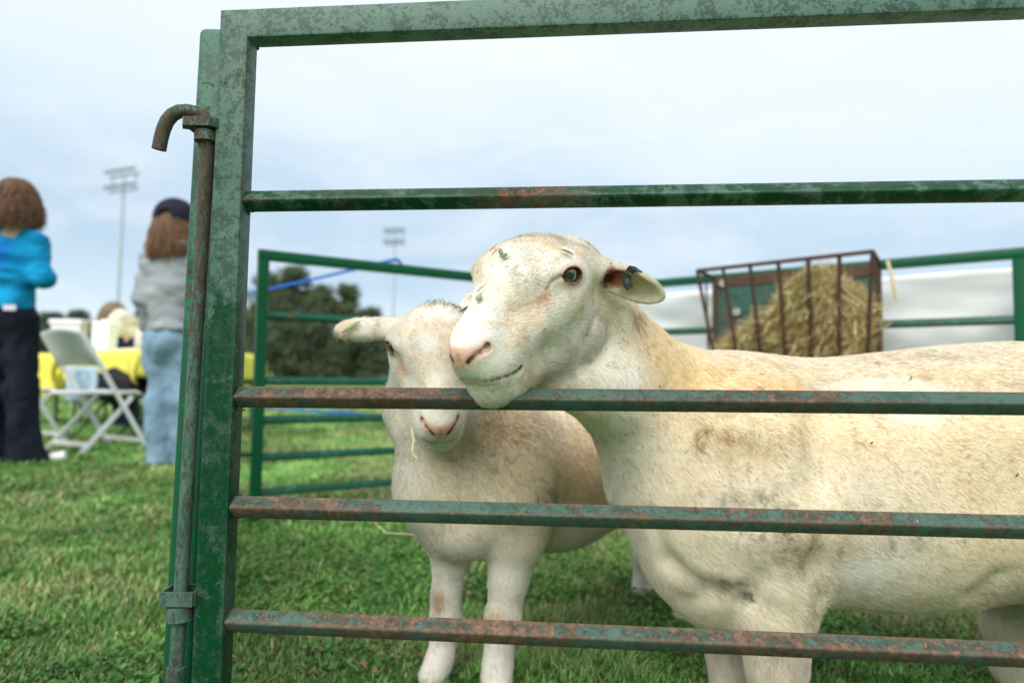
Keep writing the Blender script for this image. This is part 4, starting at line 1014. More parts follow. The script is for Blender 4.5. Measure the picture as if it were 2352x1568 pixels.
def feeder():
    s0, s1 = .21, .686; q = lambda s, z: np.array([.69+1.094*s, 3.0-.8*s, z]); n = np.array([-.59, -.807, 0])
    a, b = q(s0, 0)+n*.03, q(s1, 0)+n*.03; d = (b-a)/np.linalg.norm(b-a); zt, zb = 1.012, .50; up = np.array([0, 0, 1.])
    root = thing('hay_feeder', a*np.array([1, 1, 0])+up*zb, 'rusty wire hay rack hooked on the rear panel, heaped with hay', 'hay feeder')
    mr = painted('feeder_rust', .35, .22, faded=(.06, .07, .055), deep=(.03, .04, .03), rust_col=(.12, .052, .036)); mp = painted('feeder_plate', .45, .06, faded=(.055, .13, .11), deep=(.02, .08, .055), grime=.5, rust_col=(.24, .10, .06))
    MB().box((a+b)/2+up*(zt+zb)/2-up*.012, d, n, up, np.linalg.norm(b-a)/2, .002, (zt-zb)/2).build('back_plate', mp, root)
    mb = MB()
    mb.box((a+b)/2+up*(zt-.022)+n*.005, d, n, up, np.linalg.norm(b-a)/2, .002, .022); mb.build('rim_plate', mr, root)
    for e in (a+d*.004, b-d*.004): MB().box(e+up*(zt+zb)/2-up*.014+n*.006, d, n, up, .010, .003, (zt-zb)/2).build('edge_strip', mr, root)
    fl, fr = a+n*.215+up*(zt+.0), b+n*.215+up*(zt+.012); al, ar = a+up*zt, b+up*zt
    MB().tube([al, lerp(al, fl, .98), fl, fr, lerp(ar, fr, .98), ar], .0085, 8).build('top_hoop', mr, root, True)
    for k in range(7):
        t = k/6; p = lerp(fl, fr, t); c = lerp(a, b, .06+.88*t)
        MB().tube([p, lerp(p, c+up*.62+n*.10, .6), c+up*.60+n*.10, c+up*.52+n*.02], .0078, 6).build('bar', mr, root, True)
    for e, g_ in ((al, fl), (ar, fr)):
        for t in (.5,):
            p = lerp(e, g_, t); MB().tube([p, p*np.array([1, 1, 0])+up*.62-n*.03], .0045, 6).build('bar', mr, root, True)
    for t, z in ((.07, .03), (.16, .16), (.82, .06)):
        c = lerp(a, b, t)+n*.012+up*(zt-z); MB().sweep([c, c+n*.006], [(.017*math.cos(k), .017*math.sin(k)) for k in np.linspace(0, 2*math.pi, 12, endpoint=False)]).build('washer', simple('zinc', (.45, .44, .40), .5, .6), root, True)
    return a, b, d, n
fa, fb_, fd_, fn = feeder()
M_hay = vcol('hay', .7, .2, trans=.25)
def hay():
    rng = np.random.default_rng(8); Ln = np.linalg.norm(fb_-fa); Vs = []; Fs = []; Cs = []; off = 0
    prof = lambda t: ccurve([0, .14, .3, .45, .57, .65, .78, .92, 1], [.62, .71, .78, .85, .95, .975, .93, .86, .80], t)
    n = int(24000*DV.get('grass', 1.)); t = .02+.93*rng.random(n); top = prof(t); z = .52 + (top-.52)*np.sqrt(rng.random(n)); ext = .02 + .155*np.clip((z-.50)/.42, 0, 1); y = rng.random(n)**.38
    P = fa*np.array([1, 1, 0]) + fd_*(t*Ln)[:, None] + fn*(ext*y*.97)[:, None]; P[:, 2] = z
    a = rng.uniform(0, math.pi, n); flow = (fbm(P, 9, 2, 4)-.5)*3
    D = fd_*np.cos(a*.5+flow)[:, None] + np.array([0, 0, 1])*(np.sin(a*.5+flow)*.9)[:, None] + fn*rng.normal(0, .35, n)[:, None]
    D /= np.linalg.norm(D, axis=1)[:, None]; L_ = rng.uniform(.03, .12, n)*(1+.8*(rng.random(n) < .06)); wd = rng.uniform(.0005, .0017, n)
    S = np.cross(D, rng.normal(0, 1, (n, 3))); S /= np.linalg.norm(S, axis=1)[:, None]; bend = rng.normal(0, .22, (n, 3))*L_[:, None]
    k = 4; tt = np.linspace(-.5, .5, k); ring = []
    for u in tt: c = P + D*(L_*u)[:, None] + bend*(u*u*2); ring += [c-S*wd[:, None], c+S*wd[:, None]]
    V = np.stack(ring, 1).reshape(-1, 3); i = np.arange(n)*2*k; F = np.concatenate([np.stack([i+2*j, i+2*j+1, i+2*j+3, i+2*j+2], 1) for j in range(k-1)])
    g_ = fbm(P, 7, 2, 9)[:, None]; c = np.array([.72, .53, .27])*(1-g_) + np.array([.48, .45, .24])*g_; c = c*(.45+1.0*rng.random(n))[:, None]
    w = (rng.random(n) < .2)[:, None]; c = np.where(w, c*1.5, c)
    # solid heart of the heap
    nx = 26; Vc = []; 
    for i_ in range(nx):
        u = i_/(nx-1); tp = float(prof(u))-.02; b0 = fa*np.array([1, 1, 0])+fd_*(Ln*u)
        for zz, e in ((.50, .02), (.50, .02), (.50+(tp-.5)*.6, .085*min(1, (tp-.4)/.5)), (tp, .06*min(1, (tp-.5)/.4)), (tp, .012)): Vc.append(b0+fn*e+np.array([0, 0, zz]))
    Fc = [(i_*5+j, (i_+1)*5+j, (i_+1)*5+j+1, i_*5+j+1) for i_ in range(nx-1) for j in range(4)]
    o0 = len(V); V = np.concatenate([V, np.array(Vc)]); F = np.concatenate([F, np.array(Fc)+o0]); C5 = np.concatenate([np.repeat(c, 2*k, 0), np.tile([.16, .12, .05], (len(Vc), 1))])
    o = link('hay_heap', np_mesh('hay_heap', V, F, C5), M_hay); tag(o, 'heap of greenish gold hay in the wire feeder', 'hay', kind='stuff')
hay()
def straw(name, pts, w, col, label, cat='straw', grp='loose straws'):
    mb = MB().sweep(pts, [(-w, -w*.3), (w, -w*.3), (w, w*.3), (-w, w*.3)], up=(0, .6, .8)); o = mb.build(name, simple('straw_'+str(len(bpy.data.materials)), col, .6, 0, .15, 90)); tag(o, label, cat, grp)
straw('straw', [W(2038, 598, 2.36), W(2046, 625, 2.35), W(2052, 655, 2.34), W(2058, 690, 2.34)], .006, (.50, .42, .25), 'pale straw dangling from the right rear top rail beside the feeder')
if True:
    z = lambda x, y: W(x, y, .555*1450/(y-866))
    q = lambda x, y, Y, dz=0: W(x, y, Y)
    straw('straw', [q(862, 1201, 1.55), q(888, 1224, 1.53), q(920, 1226, 1.50), q(950, 1228, 1.48), q(982, 1240, 1.46)], .0032, (.60, .55, .30), 'long bent straw lying in the grass left of the smaller sheep')
    straw('straw', [q(943, 982, 1.0), q(946, 984, 1.0), q(950, 1010, 1.0), q(947, 1035, 1.0), q(957, 1052, 1.0), q(945, 1056, 1.0)], .0018, (.80, .74, .42), 'yellow straw stuck to the throat of the smaller sheep')
    straw('straw', [q(1365, 1255, 1.75), q(1375, 1272, 1.74), q(1366, 1292, 1.73)], .003, (.5, .48, .28), 'short curved straw in the grass under the sheep')
# ------------------------------------------------------------------ people
M_cloth = vcol('cloth', .85, .15, bump=.004, bscale=26)
M_hairp = vcol('head_hair', .6, .3, bump=.006, bscale=40)
def fmesh(name, fd, colf, mat, root, amp=0, sc_=(7, 7, 15), seed=1):
    V, Q = fd.mesh(name, 1)
    if amp:
        n = vnormals(V, Q); V = V + n*((fbm(V*np.array(sc_), 1., 3, seed)-.5)*2*amp)[:, None]
    me = np_mesh(name, V-np.array(root.location), Q, colf(V)); o = bpy.data.objects.new(name, me); C.objects.link(o); me.materials.append(mat); o.parent = root; me.shade_smooth(); return o
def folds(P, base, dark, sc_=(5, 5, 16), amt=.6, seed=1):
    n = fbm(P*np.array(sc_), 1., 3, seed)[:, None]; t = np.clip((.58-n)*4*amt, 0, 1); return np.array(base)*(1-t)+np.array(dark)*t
def head_strands(root, H, hair, lh, cap):
    rng = np.random.default_rng(int(abs(H[0])*1000)); n = 3200; k = 7; a = rng.uniform(math.radians(150), math.radians(390), n); el0 = rng.uniform(-.15 if cap else .5, 1.45 if not cap else .02, n)
    drop = rng.uniform(.09, .165, n) + lh*rng.uniform(.4, 1.0, n)*(np.sin(a) < .2); pos = np.zeros((n, k, 3)); lump = rng.normal(0, .012, (n, 3)); w = rng.uniform(0, 6.28, n)
    for j in range(k):
        t = j/(k-1); el = el0*(1-t*1.0); r = np.where(t > .35, 1.06+.16*t, 1.06)
        z = np.sin(el)*.125*1.05 - np.maximum(t-.25, 0)*1.33*drop
        ce = np.maximum(np.cos(el), .25); fl = .010*np.sin(w+t*9)
        pos[:, j] = H + np.stack([np.cos(a)*ce*.098*r+fl, np.sin(a)*ce*.112*r-.012, z], 1) + lump*t
    rr = np.tile(np.array([1, 1, 1, 1, .9, .8, .5])*.0016, (n, 1)); hc = bpy.data.hair_curves.new('hair_strands'); hc.add_curves([k]*n)
    hc.attributes['position'].data.foreach_set('vector', (pos-np.array(root.location)).astype(np.float32).ravel())
    ra = hc.attributes.get('radius') or hc.attributes.new('radius', 'FLOAT', 'POINT'); ra.data.foreach_set('value', rr.astype(np.float32).ravel())
    c = np.array(hair)*(.5+1.1*rng.random(n))[:, None]; ca = hc.attributes.new('col', 'FLOAT_COLOR', 'CURVE'); ca.data.foreach_set('color', np.c_[c, np.ones(n)].astype(np.float32).ravel())
    o = bpy.data.objects.new('hair_strands', hc); C.objects.link(o); hc.materials.append(M_hairp); o.parent = root
def person(pl, top, leg, hair, label, skin=(.60, .38, .28), cap=None, hood=None, patch=None, flare=.105, long_hair=.0):
    """pl: joints in world space; a standing figure seen from behind, clothes over one continuous body"""
    P = {k: np.array(v, float) for k, v in pl.items()}; base = (P['foot_l']+P['foot_r'])/2
    root = thing('person', (base[0], base[1], 0), label, 'person'); h = .012
    lo = np.min([v for v in P.values()], 0)-.22; hi = np.max([v for v in P.values()], 0)+.22; lo[2] = -.012
    ax = lambda st=h: (axis(lo[0], hi[0], st), axis(lo[1], hi[1], st), axis(lo[2], hi[2], st))
    fd = Field(*ax(.010))
    fd.ell(P['head'], (.078, .095, .115), None, .02); fd.cap(P['neck'], P['head'], .052, .055, .03)
    fd.ell(P['head']+np.array([0, .092, -.012]), (.013, .020, .020), None, .02)
    for s in ('l', 'r'):
        fd.ell(P['head']+np.array([.078*(1 if s == 'r' else -1), .01, -.01]), (.012, .02, .03), None, .01)
        fd.chain([P['sh_'+s], P['el_'+s], P['ha_'+s]], [.045, .036, .026], .03); fd.cap(P['neck'], P['sh_'+s], .05, .045, .04)
        a = P['ha_'+s]; d = a-P['el_'+s]; d /= np.linalg.norm(d); sd = np.cross(d, (0, 0, 1.)); sd /= np.linalg.norm(sd)+1e-9
        pm = a + d*.05; fd.cap(a, pm+d*.02, .026, .030, .02, n=(0, 0, 1.), f=.6)
        for q in range(4): o_ = sd*(.022*(q-1.5)*.9); fd.chain([pm+o_+d*.02, pm+o_+d*(.062+.006*(q in (1, 2))), pm+o_+d*(.085+.006*(q in (1, 2)))+np.array([0, 0, -.012])], [.0095, .009, .0075], .006)
        fd.chain([a+d*.02-sd*.02, pm-sd*.048+d*.015, pm-sd*.050+d*.045], [.012, .010, .008], .008)
        fd.chain([P['hip_'+s], P['kn_'+s], P['foot_'+s]+np.array([0, 0, .09])], [.075, .050, .036], .03); fd.cap(P['foot_'+s]+np.array([0, 0, .045]), P['foot_'+s]+np.array([0, .13, .035]), .035, .03, .02)
    fd.chain([P['neck']+np.array([0, 0, -.05]), P['waist'], (P['hip_l']+P['hip_r'])/2], [.09, .10, .11], .06)
    fmesh('body', fd, lambda V: np.tile(skin, (len(V), 1)), M_cloth, root)
    fd = Field(*ax())      # the jacket
    ch = (P['sh_l']+P['sh_r'])/2; sw = np.linalg.norm(P['sh_l']-P['sh_r'])/2
    fd.ell(ch+np.array([0, 0, -.10]), (sw*1.02, .125, .19), None, .05); fd.ell(P['waist'], (sw*.92, .125, .17), None, .09)
    fd.cap(P['neck']+np.array([0, 0, .02]), ch, .070, .11, .05)
    for s in ('l', 'r'): fd.cap(P['neck']+np.array([0, 0, -.02]), P['sh_'+s], .060, .066, .04)
    for s in ('l', 'r'): fd.chain([P['sh_'+s], P['el_'+s], P['ha_'+s]], [.068, .060, .042], .035)
    if hood is not None: fd.ell(P['neck']+np.array([0, -.06, -.015]), (.125, .075, .06), None, .04)
    hm = (P['hip_l']+P['hip_r'])/2; fd.ell(hm+np.array([0, -.01, .06]), (sw*.93, .145, .15), None, .05)
    zc = hm[2]+.055; sl, G = fd._sub((lo[0], lo[1], -1), (hi[0], hi[1], zc)); fd.D[sl] = np.maximum(fd.D[sl], (zc-G[2])*np.ones_like(fd.D[sl]))
    def jc(V):
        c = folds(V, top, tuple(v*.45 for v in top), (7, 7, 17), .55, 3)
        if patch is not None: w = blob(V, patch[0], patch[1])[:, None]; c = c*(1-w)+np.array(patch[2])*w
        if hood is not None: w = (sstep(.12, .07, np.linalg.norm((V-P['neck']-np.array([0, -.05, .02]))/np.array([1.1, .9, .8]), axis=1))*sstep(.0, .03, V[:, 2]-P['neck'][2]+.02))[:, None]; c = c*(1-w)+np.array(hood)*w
        return c
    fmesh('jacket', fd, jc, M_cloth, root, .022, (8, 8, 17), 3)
    fd = Field(*ax())      # trousers
    hp = (P['hip_l']+P['hip_r'])/2; fd.ell(hp+np.array([0, -.02, .0]), (sw*.86, .125, .15), None, .05)
    for s in ('l', 'r'):
        f_ = P['foot_'+s]+np.array([0, .02, .03]); fd.chain([P['hip_'+s], P['kn_'+s], f_], [.098, .080, flare], .04)
    sl, G = fd._sub((lo[0], lo[1], -1), (hi[0], hi[1], .018)); fd.D[sl] = np.maximum(fd.D[sl], (.018-G[2])*np.ones_like(fd.D[sl]))
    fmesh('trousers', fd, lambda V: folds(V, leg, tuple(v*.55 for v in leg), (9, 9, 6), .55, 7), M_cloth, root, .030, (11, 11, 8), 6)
    for s in ('l', 'r'):
        fd = Field(*ax()); f_ = P['foot_'+s]; fd.cap(f_+np.array([0, -.02, .035]), f_+np.array([0, .17, .030]), .042, .036, .02)
        fmesh('shoe', fd, lambda V: np.tile((.05, .05, .05), (len(V), 1)), M_cloth, root)
    fd = Field(axis(P['head'][0]-.2, P['head'][0]+.2, .008), axis(P['head'][1]-.2, P['head'][1]+.2, .008), axis(P['head'][2]-.4, P['head'][2]+.2, .008))
    H = P['head']; fd.ell(H+np.array([0, -.012, .010]), (.100, .106, .114), None, .02)
    fd.ell(H+np.array([0, -.035, -.085]), (.095, .070, .085), None, .04)
    if 0: fd.ell(H+np.array([-.02, -.115, -.105-long_hair*.5]), (.080, .040, .05+long_hair*.6), None, .04); fd.ell(H+np.array([-.085, -.03, -.16]), (.030, .03, .05), None, .03)
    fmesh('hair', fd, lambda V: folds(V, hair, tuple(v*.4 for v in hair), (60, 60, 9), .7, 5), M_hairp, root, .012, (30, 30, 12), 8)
    head_strands(root, H, hair, long_hair, bool(cap))
    if cap:
        fd = Field(axis(H[0]-.2, H[0]+.2, .008), axis(H[1]-.2, H[1]+.3, .008), axis(H[2]-.2, H[2]+.2, .008))
        fd.ell(H+np.array([0, -.004, .022]), (.122, .132, .128), None, .02)
        sl, G = fd._sub((-99, -99, -99), (99, 99, 99)); fd.D[sl] = np.maximum(fd.D[sl], (H[2]-.005-G[2])*np.ones_like(fd.D[sl]))
        fd.ell(H+np.array([0, -.135, .018]), (.038, .06, .034), None, .004, 'sub'); fd.cap(H+np.array([-.05, .11, .012]), H+np.array([.05, .11, .012]), .065, .065, .01, n=(0, 0, 1.), f=.14)
        fmesh('cap', fd, lambda V: np.tile(cap, (len(V), 1)), M_cloth, root)
    return root
def joints(Y, **kw): return {k: W(v[0], v[1], Y + (v[2] if len(v) > 2 else 0)) for k, v in kw.items()}
if DV.get('P', 1):
    Jp = joints(3.75, head=(42, 462), neck=(38, 515), sh_l=(-42, 560), sh_r=(80, 556), el_l=(-62, 650), el_r=(96, 636), ha_l=(-20, 640, .26), ha_r=(52, 612, .26), waist=(18, 645), hip_l=(-14, 735), hip_r=(45, 735),
                kn_l=(-28, 895), kn_r=(48, 895), foot_l=(-34, 1066), foot_r=(56, 1066))
    for k in ('foot_l', 'foot_r'): Jp[k][2] = 0
    p1 = person(Jp, (.006, .30, .60), (.012, .016, .028), (.16, .085, .05), 'person with brown hair in a bright blue jacket and dark navy jeans, back turned', patch=(W(-2, 585, 3.64), (.07, .1, .10), (.005, .09, .42)), long_hair=.02)
    MB().box(W(22, 706, 3.60), (1, 0, 0), (0, 1, 0), (0, 0, 1), .036, .003, .016).build('waist_label', simple('pale_label', (.6, .6, .72), .7), p1)
    Jp = joints(3.78, head=(404, 512), neck=(404, 556), sh_l=(350, 600), sh_r=(462, 600), el_l=(332, 692), el_r=(478, 692), ha_l=(342, 752, .06), ha_r=(466, 752, .06), waist=(396, 700), hip_l=(372, 785), hip_r=(424, 785),
                kn_l=(370, 925), kn_r=(428, 925), foot_l=(366, 1064), foot_r=(430, 1058))
    for k in ('foot_l', 'foot_r'): Jp[k][2] = 0
    person(Jp, (.34, .37, .40), (.21, .33, .45), (.20, .11, .06), 'person in grey hooded sweatshirt, black cap and light blue jeans beside the gate post', cap=(.018, .020, .032), hood=(.62, .64, .66), flare=.082, long_hair=.09)
    Y3 = 6.4; Jp = joints(Y3, head=(262, 722, .1), neck=(268, 730, .05), sh_l=(262, 742), sh_r=(300, 738), el_l=(255, 775, .1), el_r=(305, 780), ha_l=(245, 792, .16), ha_r=(302, 800, .16), waist=(284, 752), hip_l=(276, 788), hip_r=(296, 788), kn_l=(276, 860), kn_r=(298, 860), foot_l=(276, 975), foot_r=(300, 975))
    for k in ('foot_l', 'foot_r'): Jp[k][2] = 0
    person(Jp, (.78, .74, .60), (.012, .02, .07), (.26, .20, .13), 'person in a cream top and navy trousers bending over the yellow table', flare=.08)

# ------------------------------------------------------------------ tables, chairs and what stands on them
M_white = simple('white_plastic', (.88, .89, .89), .4, 0, .04, 6); M_yel = simple('yellow_cloth', (.78, .72, .10), .75, 0, .06, 5, bump=.01)
M_blk = simple('black_fabric', (.012, .014, .016), .85, 0, .2, 20); M_steel = simple('dark_steel', (.03, .05, .05), .5, .2)
def table(A, B, z, wd, name_lab, cloth_lab, drop=.30, seed=1):
    A = np.array([A[0], A[1], 0.]); B = np.array([B[0], B[1], 0.]); d = (B-A); Ln = np.linalg.norm(d); d /= Ln; n = np.array([-d[1], d[0], 0]); up = np.array([0, 0, 1.])
    if n[1] < 0: n = -n
    root = thing('folding_table', (A+B)/2+n*wd/2, name_lab, 'table', 'tables under yellow cloths')
    MB().box((A+B)/2+n*wd/2+up*(z-.02), d, n, up, Ln/2, wd/2, .018).build('tabletop', M_white, root)
    for s in (.12, .88):
        for t in (.12, .88): p = lerp(A, B, s)+n*wd*t; MB().tube([p+up*.002, p+up*(z-.04)], .014, 8, up=(0, 1, 0)).build('leg', M_steel, root)
    rng = np.random.default_rng(seed); nu, nv = 60, 26; V = []; F = []; tot = wd+2*drop
    for i in range(nu):
        for j in range(nv):
            s = -drop*.8+(Ln+1.6*drop)*i/(nu-1); t = -drop+tot*j/(nv-1); se = max(0, -s, s-Ln); te = max(0, -t, t-wd)
            sc_ = min(max(s, -.008), Ln+.008); tc = min(max(t, -.008), wd+.008); dz = max(se, te)
            wv = .018*math.sin(s*21+t*4)*min(1, te/.1)+.018*math.sin(t*23)*min(1, se/.1)
            p = A+d*(sc_+(.02 if s > Ln else (-.02 if s < 0 else 0))*min(1, se/.05)+(wv if se > te else 0)) + n*(tc+(-.02 if t < 0 else .02 if t > wd else 0)*min(1, te/.05)+(wv if te >= se else 0)*(1 if t > 0 else -1)) + up*(z+.003-dz)
            V.append(p)
    F = [(i*nv+j, (i+1)*nv+j, (i+1)*nv+j+1, i*nv+j+1) for i in range(nu-1) for j in range(nv-1)]
    o = link('tablecloth', pyd('tablecloth', V, F), M_yel, None, True); md = o.modifiers.new('s', 'SOLIDIFY'); md.thickness = .002; tag(o, cloth_lab, 'tablecloth', 'yellow tablecloths')
    return A, B, d, n
if DV.get('P', 1):
    TA, TB = W(150, 830, 6.3)[:2], W(318, 800, 5.05)[:2]
    tA, tB, td, tn = table(TA, TB, .752, .75, 'folding table under the large yellow cloth between the two standing people', 'yellow cloth on the table between the two standing people')
    table(W(30, 845, 6.6)[:2], W(140, 832, 6.4)[:2]+np.array([-.04, -.02]), .735, .7, 'folding table at the far left behind the person in blue', 'yellow cloth hanging behind the white chair', .45, 2)
    table(W(400, 806, 5.6)[:2], W(533, 806, 5.6)[:2], .74, .7, 'folding table almost hidden behind the gate post', 'yellow cloth seen in the gap beside the gate post', .30, 3)
    up = np.array([0, 0, 1.])
    def on_table(t, w_, z=.757): return lerp(tA, tB, t)+tn*w_+up*z
    c = W(167, 776, 6.35); c[2] = .757
    bn = thing('white_bin', c, 'white box with a red patch standing on the yellow table', 'box')
    pr = lambda s: [(-s, -s*.8), (s, -s*.8), (s, s*.8), (-s, s*.8)]
    MB().sweep([c, c+up*.27], pr(.145), up=(0, 1, 0), scales=[.92, 1.]).build('bin_body', M_white, bn)
    MB().sweep([c+up*.272, c+up*.30, c+up*.312], pr(.16), up=(0, 1, 0), scales=[1, 1, .93]).build('bin_lid', M_white, bn)
    MB().sweep([c+up*.05+np.array([.075, -.123, 0]), c+up*.15+np.array([.078, -.126, 0])], [(-.045, -.004), (.045, -.004), (.045, .004), (-.045, .004)], up=(0, 1, 0)).build('red_patch', simple('red_patch', (.75, .12, .14), .6), bn)
    c = W(240, 775, 5.75); c[2] = .757; sg = thing('white_canister', c, 'tall white container between the box and the bending person', 'container')
    MB().sweep([c, c+up*.02, c+up*.24, c+up*.255], pr(.078), up=(0, 1, 0), scales=[.96, 1, 1, .8]).build('container_body', M_white, sg); MB().tube([c+up*.2555, c+up*.275], .025, 12, up=(0, 1, 0)).build('cap', M_white, sg)
    for k, (x, lab, col, hh) in enumerate(((208, 'dark bottle right beside the white box', (.015, .02, .07), .26), (219, 'brown bottle next to the tall white container', (.20, .12, .06), .22))):
        c = W(x, 776, 6.05); c[2] = .757; r_ = thing('bottle', c, lab, 'bottle', 'bottles on the yellow table'); MB().tube([c, c+up*hh*.62, c+up*hh*.78, c+up*hh*.8], .036, 12, up=(0, 1, 0), scales=[1, 1, .45, .4]).build('bottle_body', simple('bottle_%d' % k, col, .2), r_, True)
        MB().tube([c+up*(hh*.8+.001), c+up*hh], .017, 10, up=(0, 1, 0)).build('cap', M_steel, r_)
    c = W(326, 780, 5.1); c[2] = .757; r_ = thing('paper_bag', c, 'small cream bag at the near corner of the yellow table', 'bag')
    MB().sweep([c, c+up*.02, c+up*.12, c+up*.16], [(.055*math.cos(a), .045*math.sin(a)) for a in np.linspace(0, 2*math.pi, 12, endpoint=False)], up=(0, 1, 0), scales=[.9, 1, .85, .5]).build('bag_body', simple('cream_paper', (.75, .70, .58), .8), r_, True)

def folding_chair(c, fw, label):
    """white folding chair; fw: the way the sitter would face"""
    c = np.array([*c, 0.]); f = np.array([*fw, 0.]); f /= np.linalg.norm(f); s = np.array([-f[1], f[0], 0]); up = np.array([0, 0, 1.])
    root = thing('folding_chair', c, label, 'chair', 'white folding chairs'); P = lambda a, b, z: c+f*a+s*b+up*z
    flat = [(-.006, -.014), (.006, -.014), (.006, .014), (-.006, .014)]
    hw = .215
    for m in (-1, 1):
        MB().sweep([P(.26, m*hw, .006), P(.02, m*hw, .40), P(-.20, m*hw, .76), P(-.225, m*hw*.96, .80)], [(a*1.1, b*1.0) for a, b in flat], up=f).build('front_leg', M_white, root)
        MB().sweep([P(-.20, m*(hw-.022), .006), P(.14, m*(hw-.022), .385)], flat, up=f).build('rear_leg', M_white, root)
    MB().sweep([P(.215, -hw, .08), P(.215, hw, .08)], flat).build('stretcher', M_white, root); MB().sweep([P(-.14, -hw+.02, .075), P(-.14, hw-.02, .075)], flat).build('stretcher', M_white, root)
    V = []; n = 10
    for i in range(n+1):
        t = -1+2*i/n; bow = .035*(1-t*t)
        for z, a in ((.60, -.115), (.70, -.175), (.79, -.225), (.815, -.235)):
            V.append(P(a-bow, t*(hw+.004), z+(.02*(1-t*t) if z > .7 else 0)))
    F = [(i*4+j, (i+1)*4+j, (i+1)*4+j+1, i*4+j+1) for i in range(n) for j in range(3)]
    o = link('backrest', pyd('backrest', V, F), M_white, root, True); md = o.modifiers.new('s', 'SOLIDIFY'); md.thickness = .014
    V = []
    for i in range(n+1):
        t = -1+2*i/n
        for a, z in ((-.19, .395), (-.17, .405), (.0, .398), (.17, .405), (.21, .385)): V.append(P(a, t*(hw-.03), z+.006*abs(t)**3))
    F = [(i*5+j, (i+1)*5+j, (i+1)*5+j+1, i*5+j+1) for i in range(n) for j in range(4)]
    o = link('seat', pyd('seat', V, F), M_white, root, True); md = o.modifiers.new('s', 'SOLIDIFY'); md.thickness = .018
if DV.get('P', 1):
    a, b = W(195, 1030, 4.28), 0
    folding_chair(a[:2]+np.array([-.03, .12]), (.43, .90), 'white plastic folding chair standing beside the person in blue')
    folding_chair(W(30, 1000, 4.75)[:2], (.5, .87), 'second white folding chair, mostly behind the dark navy legs')
    # black camp chair under the table edge
    c = W(262, 960, 4.95); c[2] = 0; root = thing('camp_chair', c, 'black fabric camp chair in front of the yellow table', 'chair'); X = np.array([.93, -.36, 0]); Yv = np.array([.36, .93, 0]); up = np.array([0, 0, 1.])
    q = lambda a, b, z: c+X*a+Yv*b+up*z
    for m in (-1, 1):
        for e in (-1, 1): MB().tube([q(e*.24, m*.20, .004), q(-e*.0+e*.19*-.2, m*.18, .24), q(-e*.20, m*.18, .42)], .009, 8).build('leg', M_steel, root)
        MB().tube([q(m*.235, .19, .40), q(m*.25, .24, .72)], .009, 8, up=(0, 1, 0)).build('back_post', M_steel, root)
    V = []; n = 9
    for i in range(n):
        t = -1+2*i/(n-1)
        for b_, z in ((-.24, .43), (0, .36), (.20, .40), (.25, .70)): V.append(q(t*.235, b_, z-.05*(1-t*t)*(z < .6)))
    o = link('sling', pyd('sling', V, [(i*4+j, (i+1)*4+j, (i+1)*4+j+1, i*4+j+1) for i in range(n-1) for j in range(3)]), M_blk, root, True); md = o.modifiers.new('s', 'SOLIDIFY'); md.thickness = .006
    c = W(262, 880, 5.02); bg = tag(MB().sweep([c+np.array([0, 0, -.13]), c+np.array([0, 0, -.11]), c+np.array([.02, 0, .04]), c+np.array([.05, 0, .10])], [(-.17, -.07), (.17, -.07), (.19, 0), (.17, .07), (-.17, .07), (-.19, 0)], up=(0, 1, 0), scales=[.9, 1, .8, .35]).build('tote_bag', M_blk), 'black bag sagging on the camp chair', 'bag')
    # blue-white towel over the seat
    c = W(186, 882, 4.75); nt_ = simple('striped_towel', (.45, .60, .72), .9, 0, .35, 30)
    V = [c+np.array([u*.11, .03*math.sin(u*3), -.13+.26*v+.0*u]) for u in np.linspace(-1, 1, 9) for v in np.linspace(0, 1, 9)]
    o = link('towel', pyd('towel', V, [(i*9+j, (i+1)*9+j, (i+1)*9+j+1, i*9+j+1) for i in range(8) for j in range(8)]), nt_, None, True); md = o.modifiers.new('s', 'SOLIDIFY'); md.thickness = .012; tag(o, 'pale blue towel hanging from the table behind the white chair', 'towel')
    c = W(130, 1064, 3.85); c[2] = .0; cup = thing('paper_cup', c, 'white cup lying in the grass by the navy jeans', 'cup'); ax_ = np.array([.9, .3, 0]); MB().tube([c+up*.036-ax_*.04, c+up*.040+ax_*.045], .036, 12, scales=[.72, 1]).build('cup_body', M_white, cup, True)

# ------------------------------------------------------------------ floodlight masts
def mast(x, ybase, ytop, Y, w, label, yaw):
    b = W(x, 866, Y); b[2] = 0; t = W(x, ytop, Y); H = t[2]; root = thing('floodlight_mast', b, label, 'floodlight mast', 'stadium light masts'); up = np.array([0, 0, 1.])
    m = simple('galvanised', (.40, .47, .52), .7, .0) if 'galvanised' not in bpy.data.materials else bpy.data.materials['galvanised']
    ml = bpy.data.materials.get('lamp_glass') or simple('lamp_glass', (.22, .28, .33), .5)
    MB().tube([b+up*.02, b+up*H],   .21, 12, up=(0, 1, 0), scales=[1, .7]).build('pole', m, root, True)
    d = np.array([math.cos(yaw), math.sin(yaw), 0]); n = np.array([-d[1], d[0], 0])
    for z in (0, 1.95):
        MB().box(b+up*(H+z+.15)-n*.1*0, d, n, up, w, .10, .12).build('crossbar', m, root)
        for k in range(8):
            p = b+up*(H+z+.62)+d*(w*(-.93+1.86*k/7))-n*.35; MB().sweep([p, p-n*.42-up*.12], [(-.2, -.2), (.2, -.2), (.2, .2), (-.2, .2)], scales=[.6, 1]).build('lamp', ml, root)
    for s in (-.8, 0, .8): MB().box(b+up*(H+1.1)+d*w*s, d, n, up, .07, .07, .95).build('upright', m, root)
mast(263, 0, 440, 78, 2.6, 'tall floodlight mast above the person in the grey sweatshirt', R(-22))
mast(900, 0, 562, 106, 1.9, 'farther floodlight mast over the smaller sheep', R(-15))

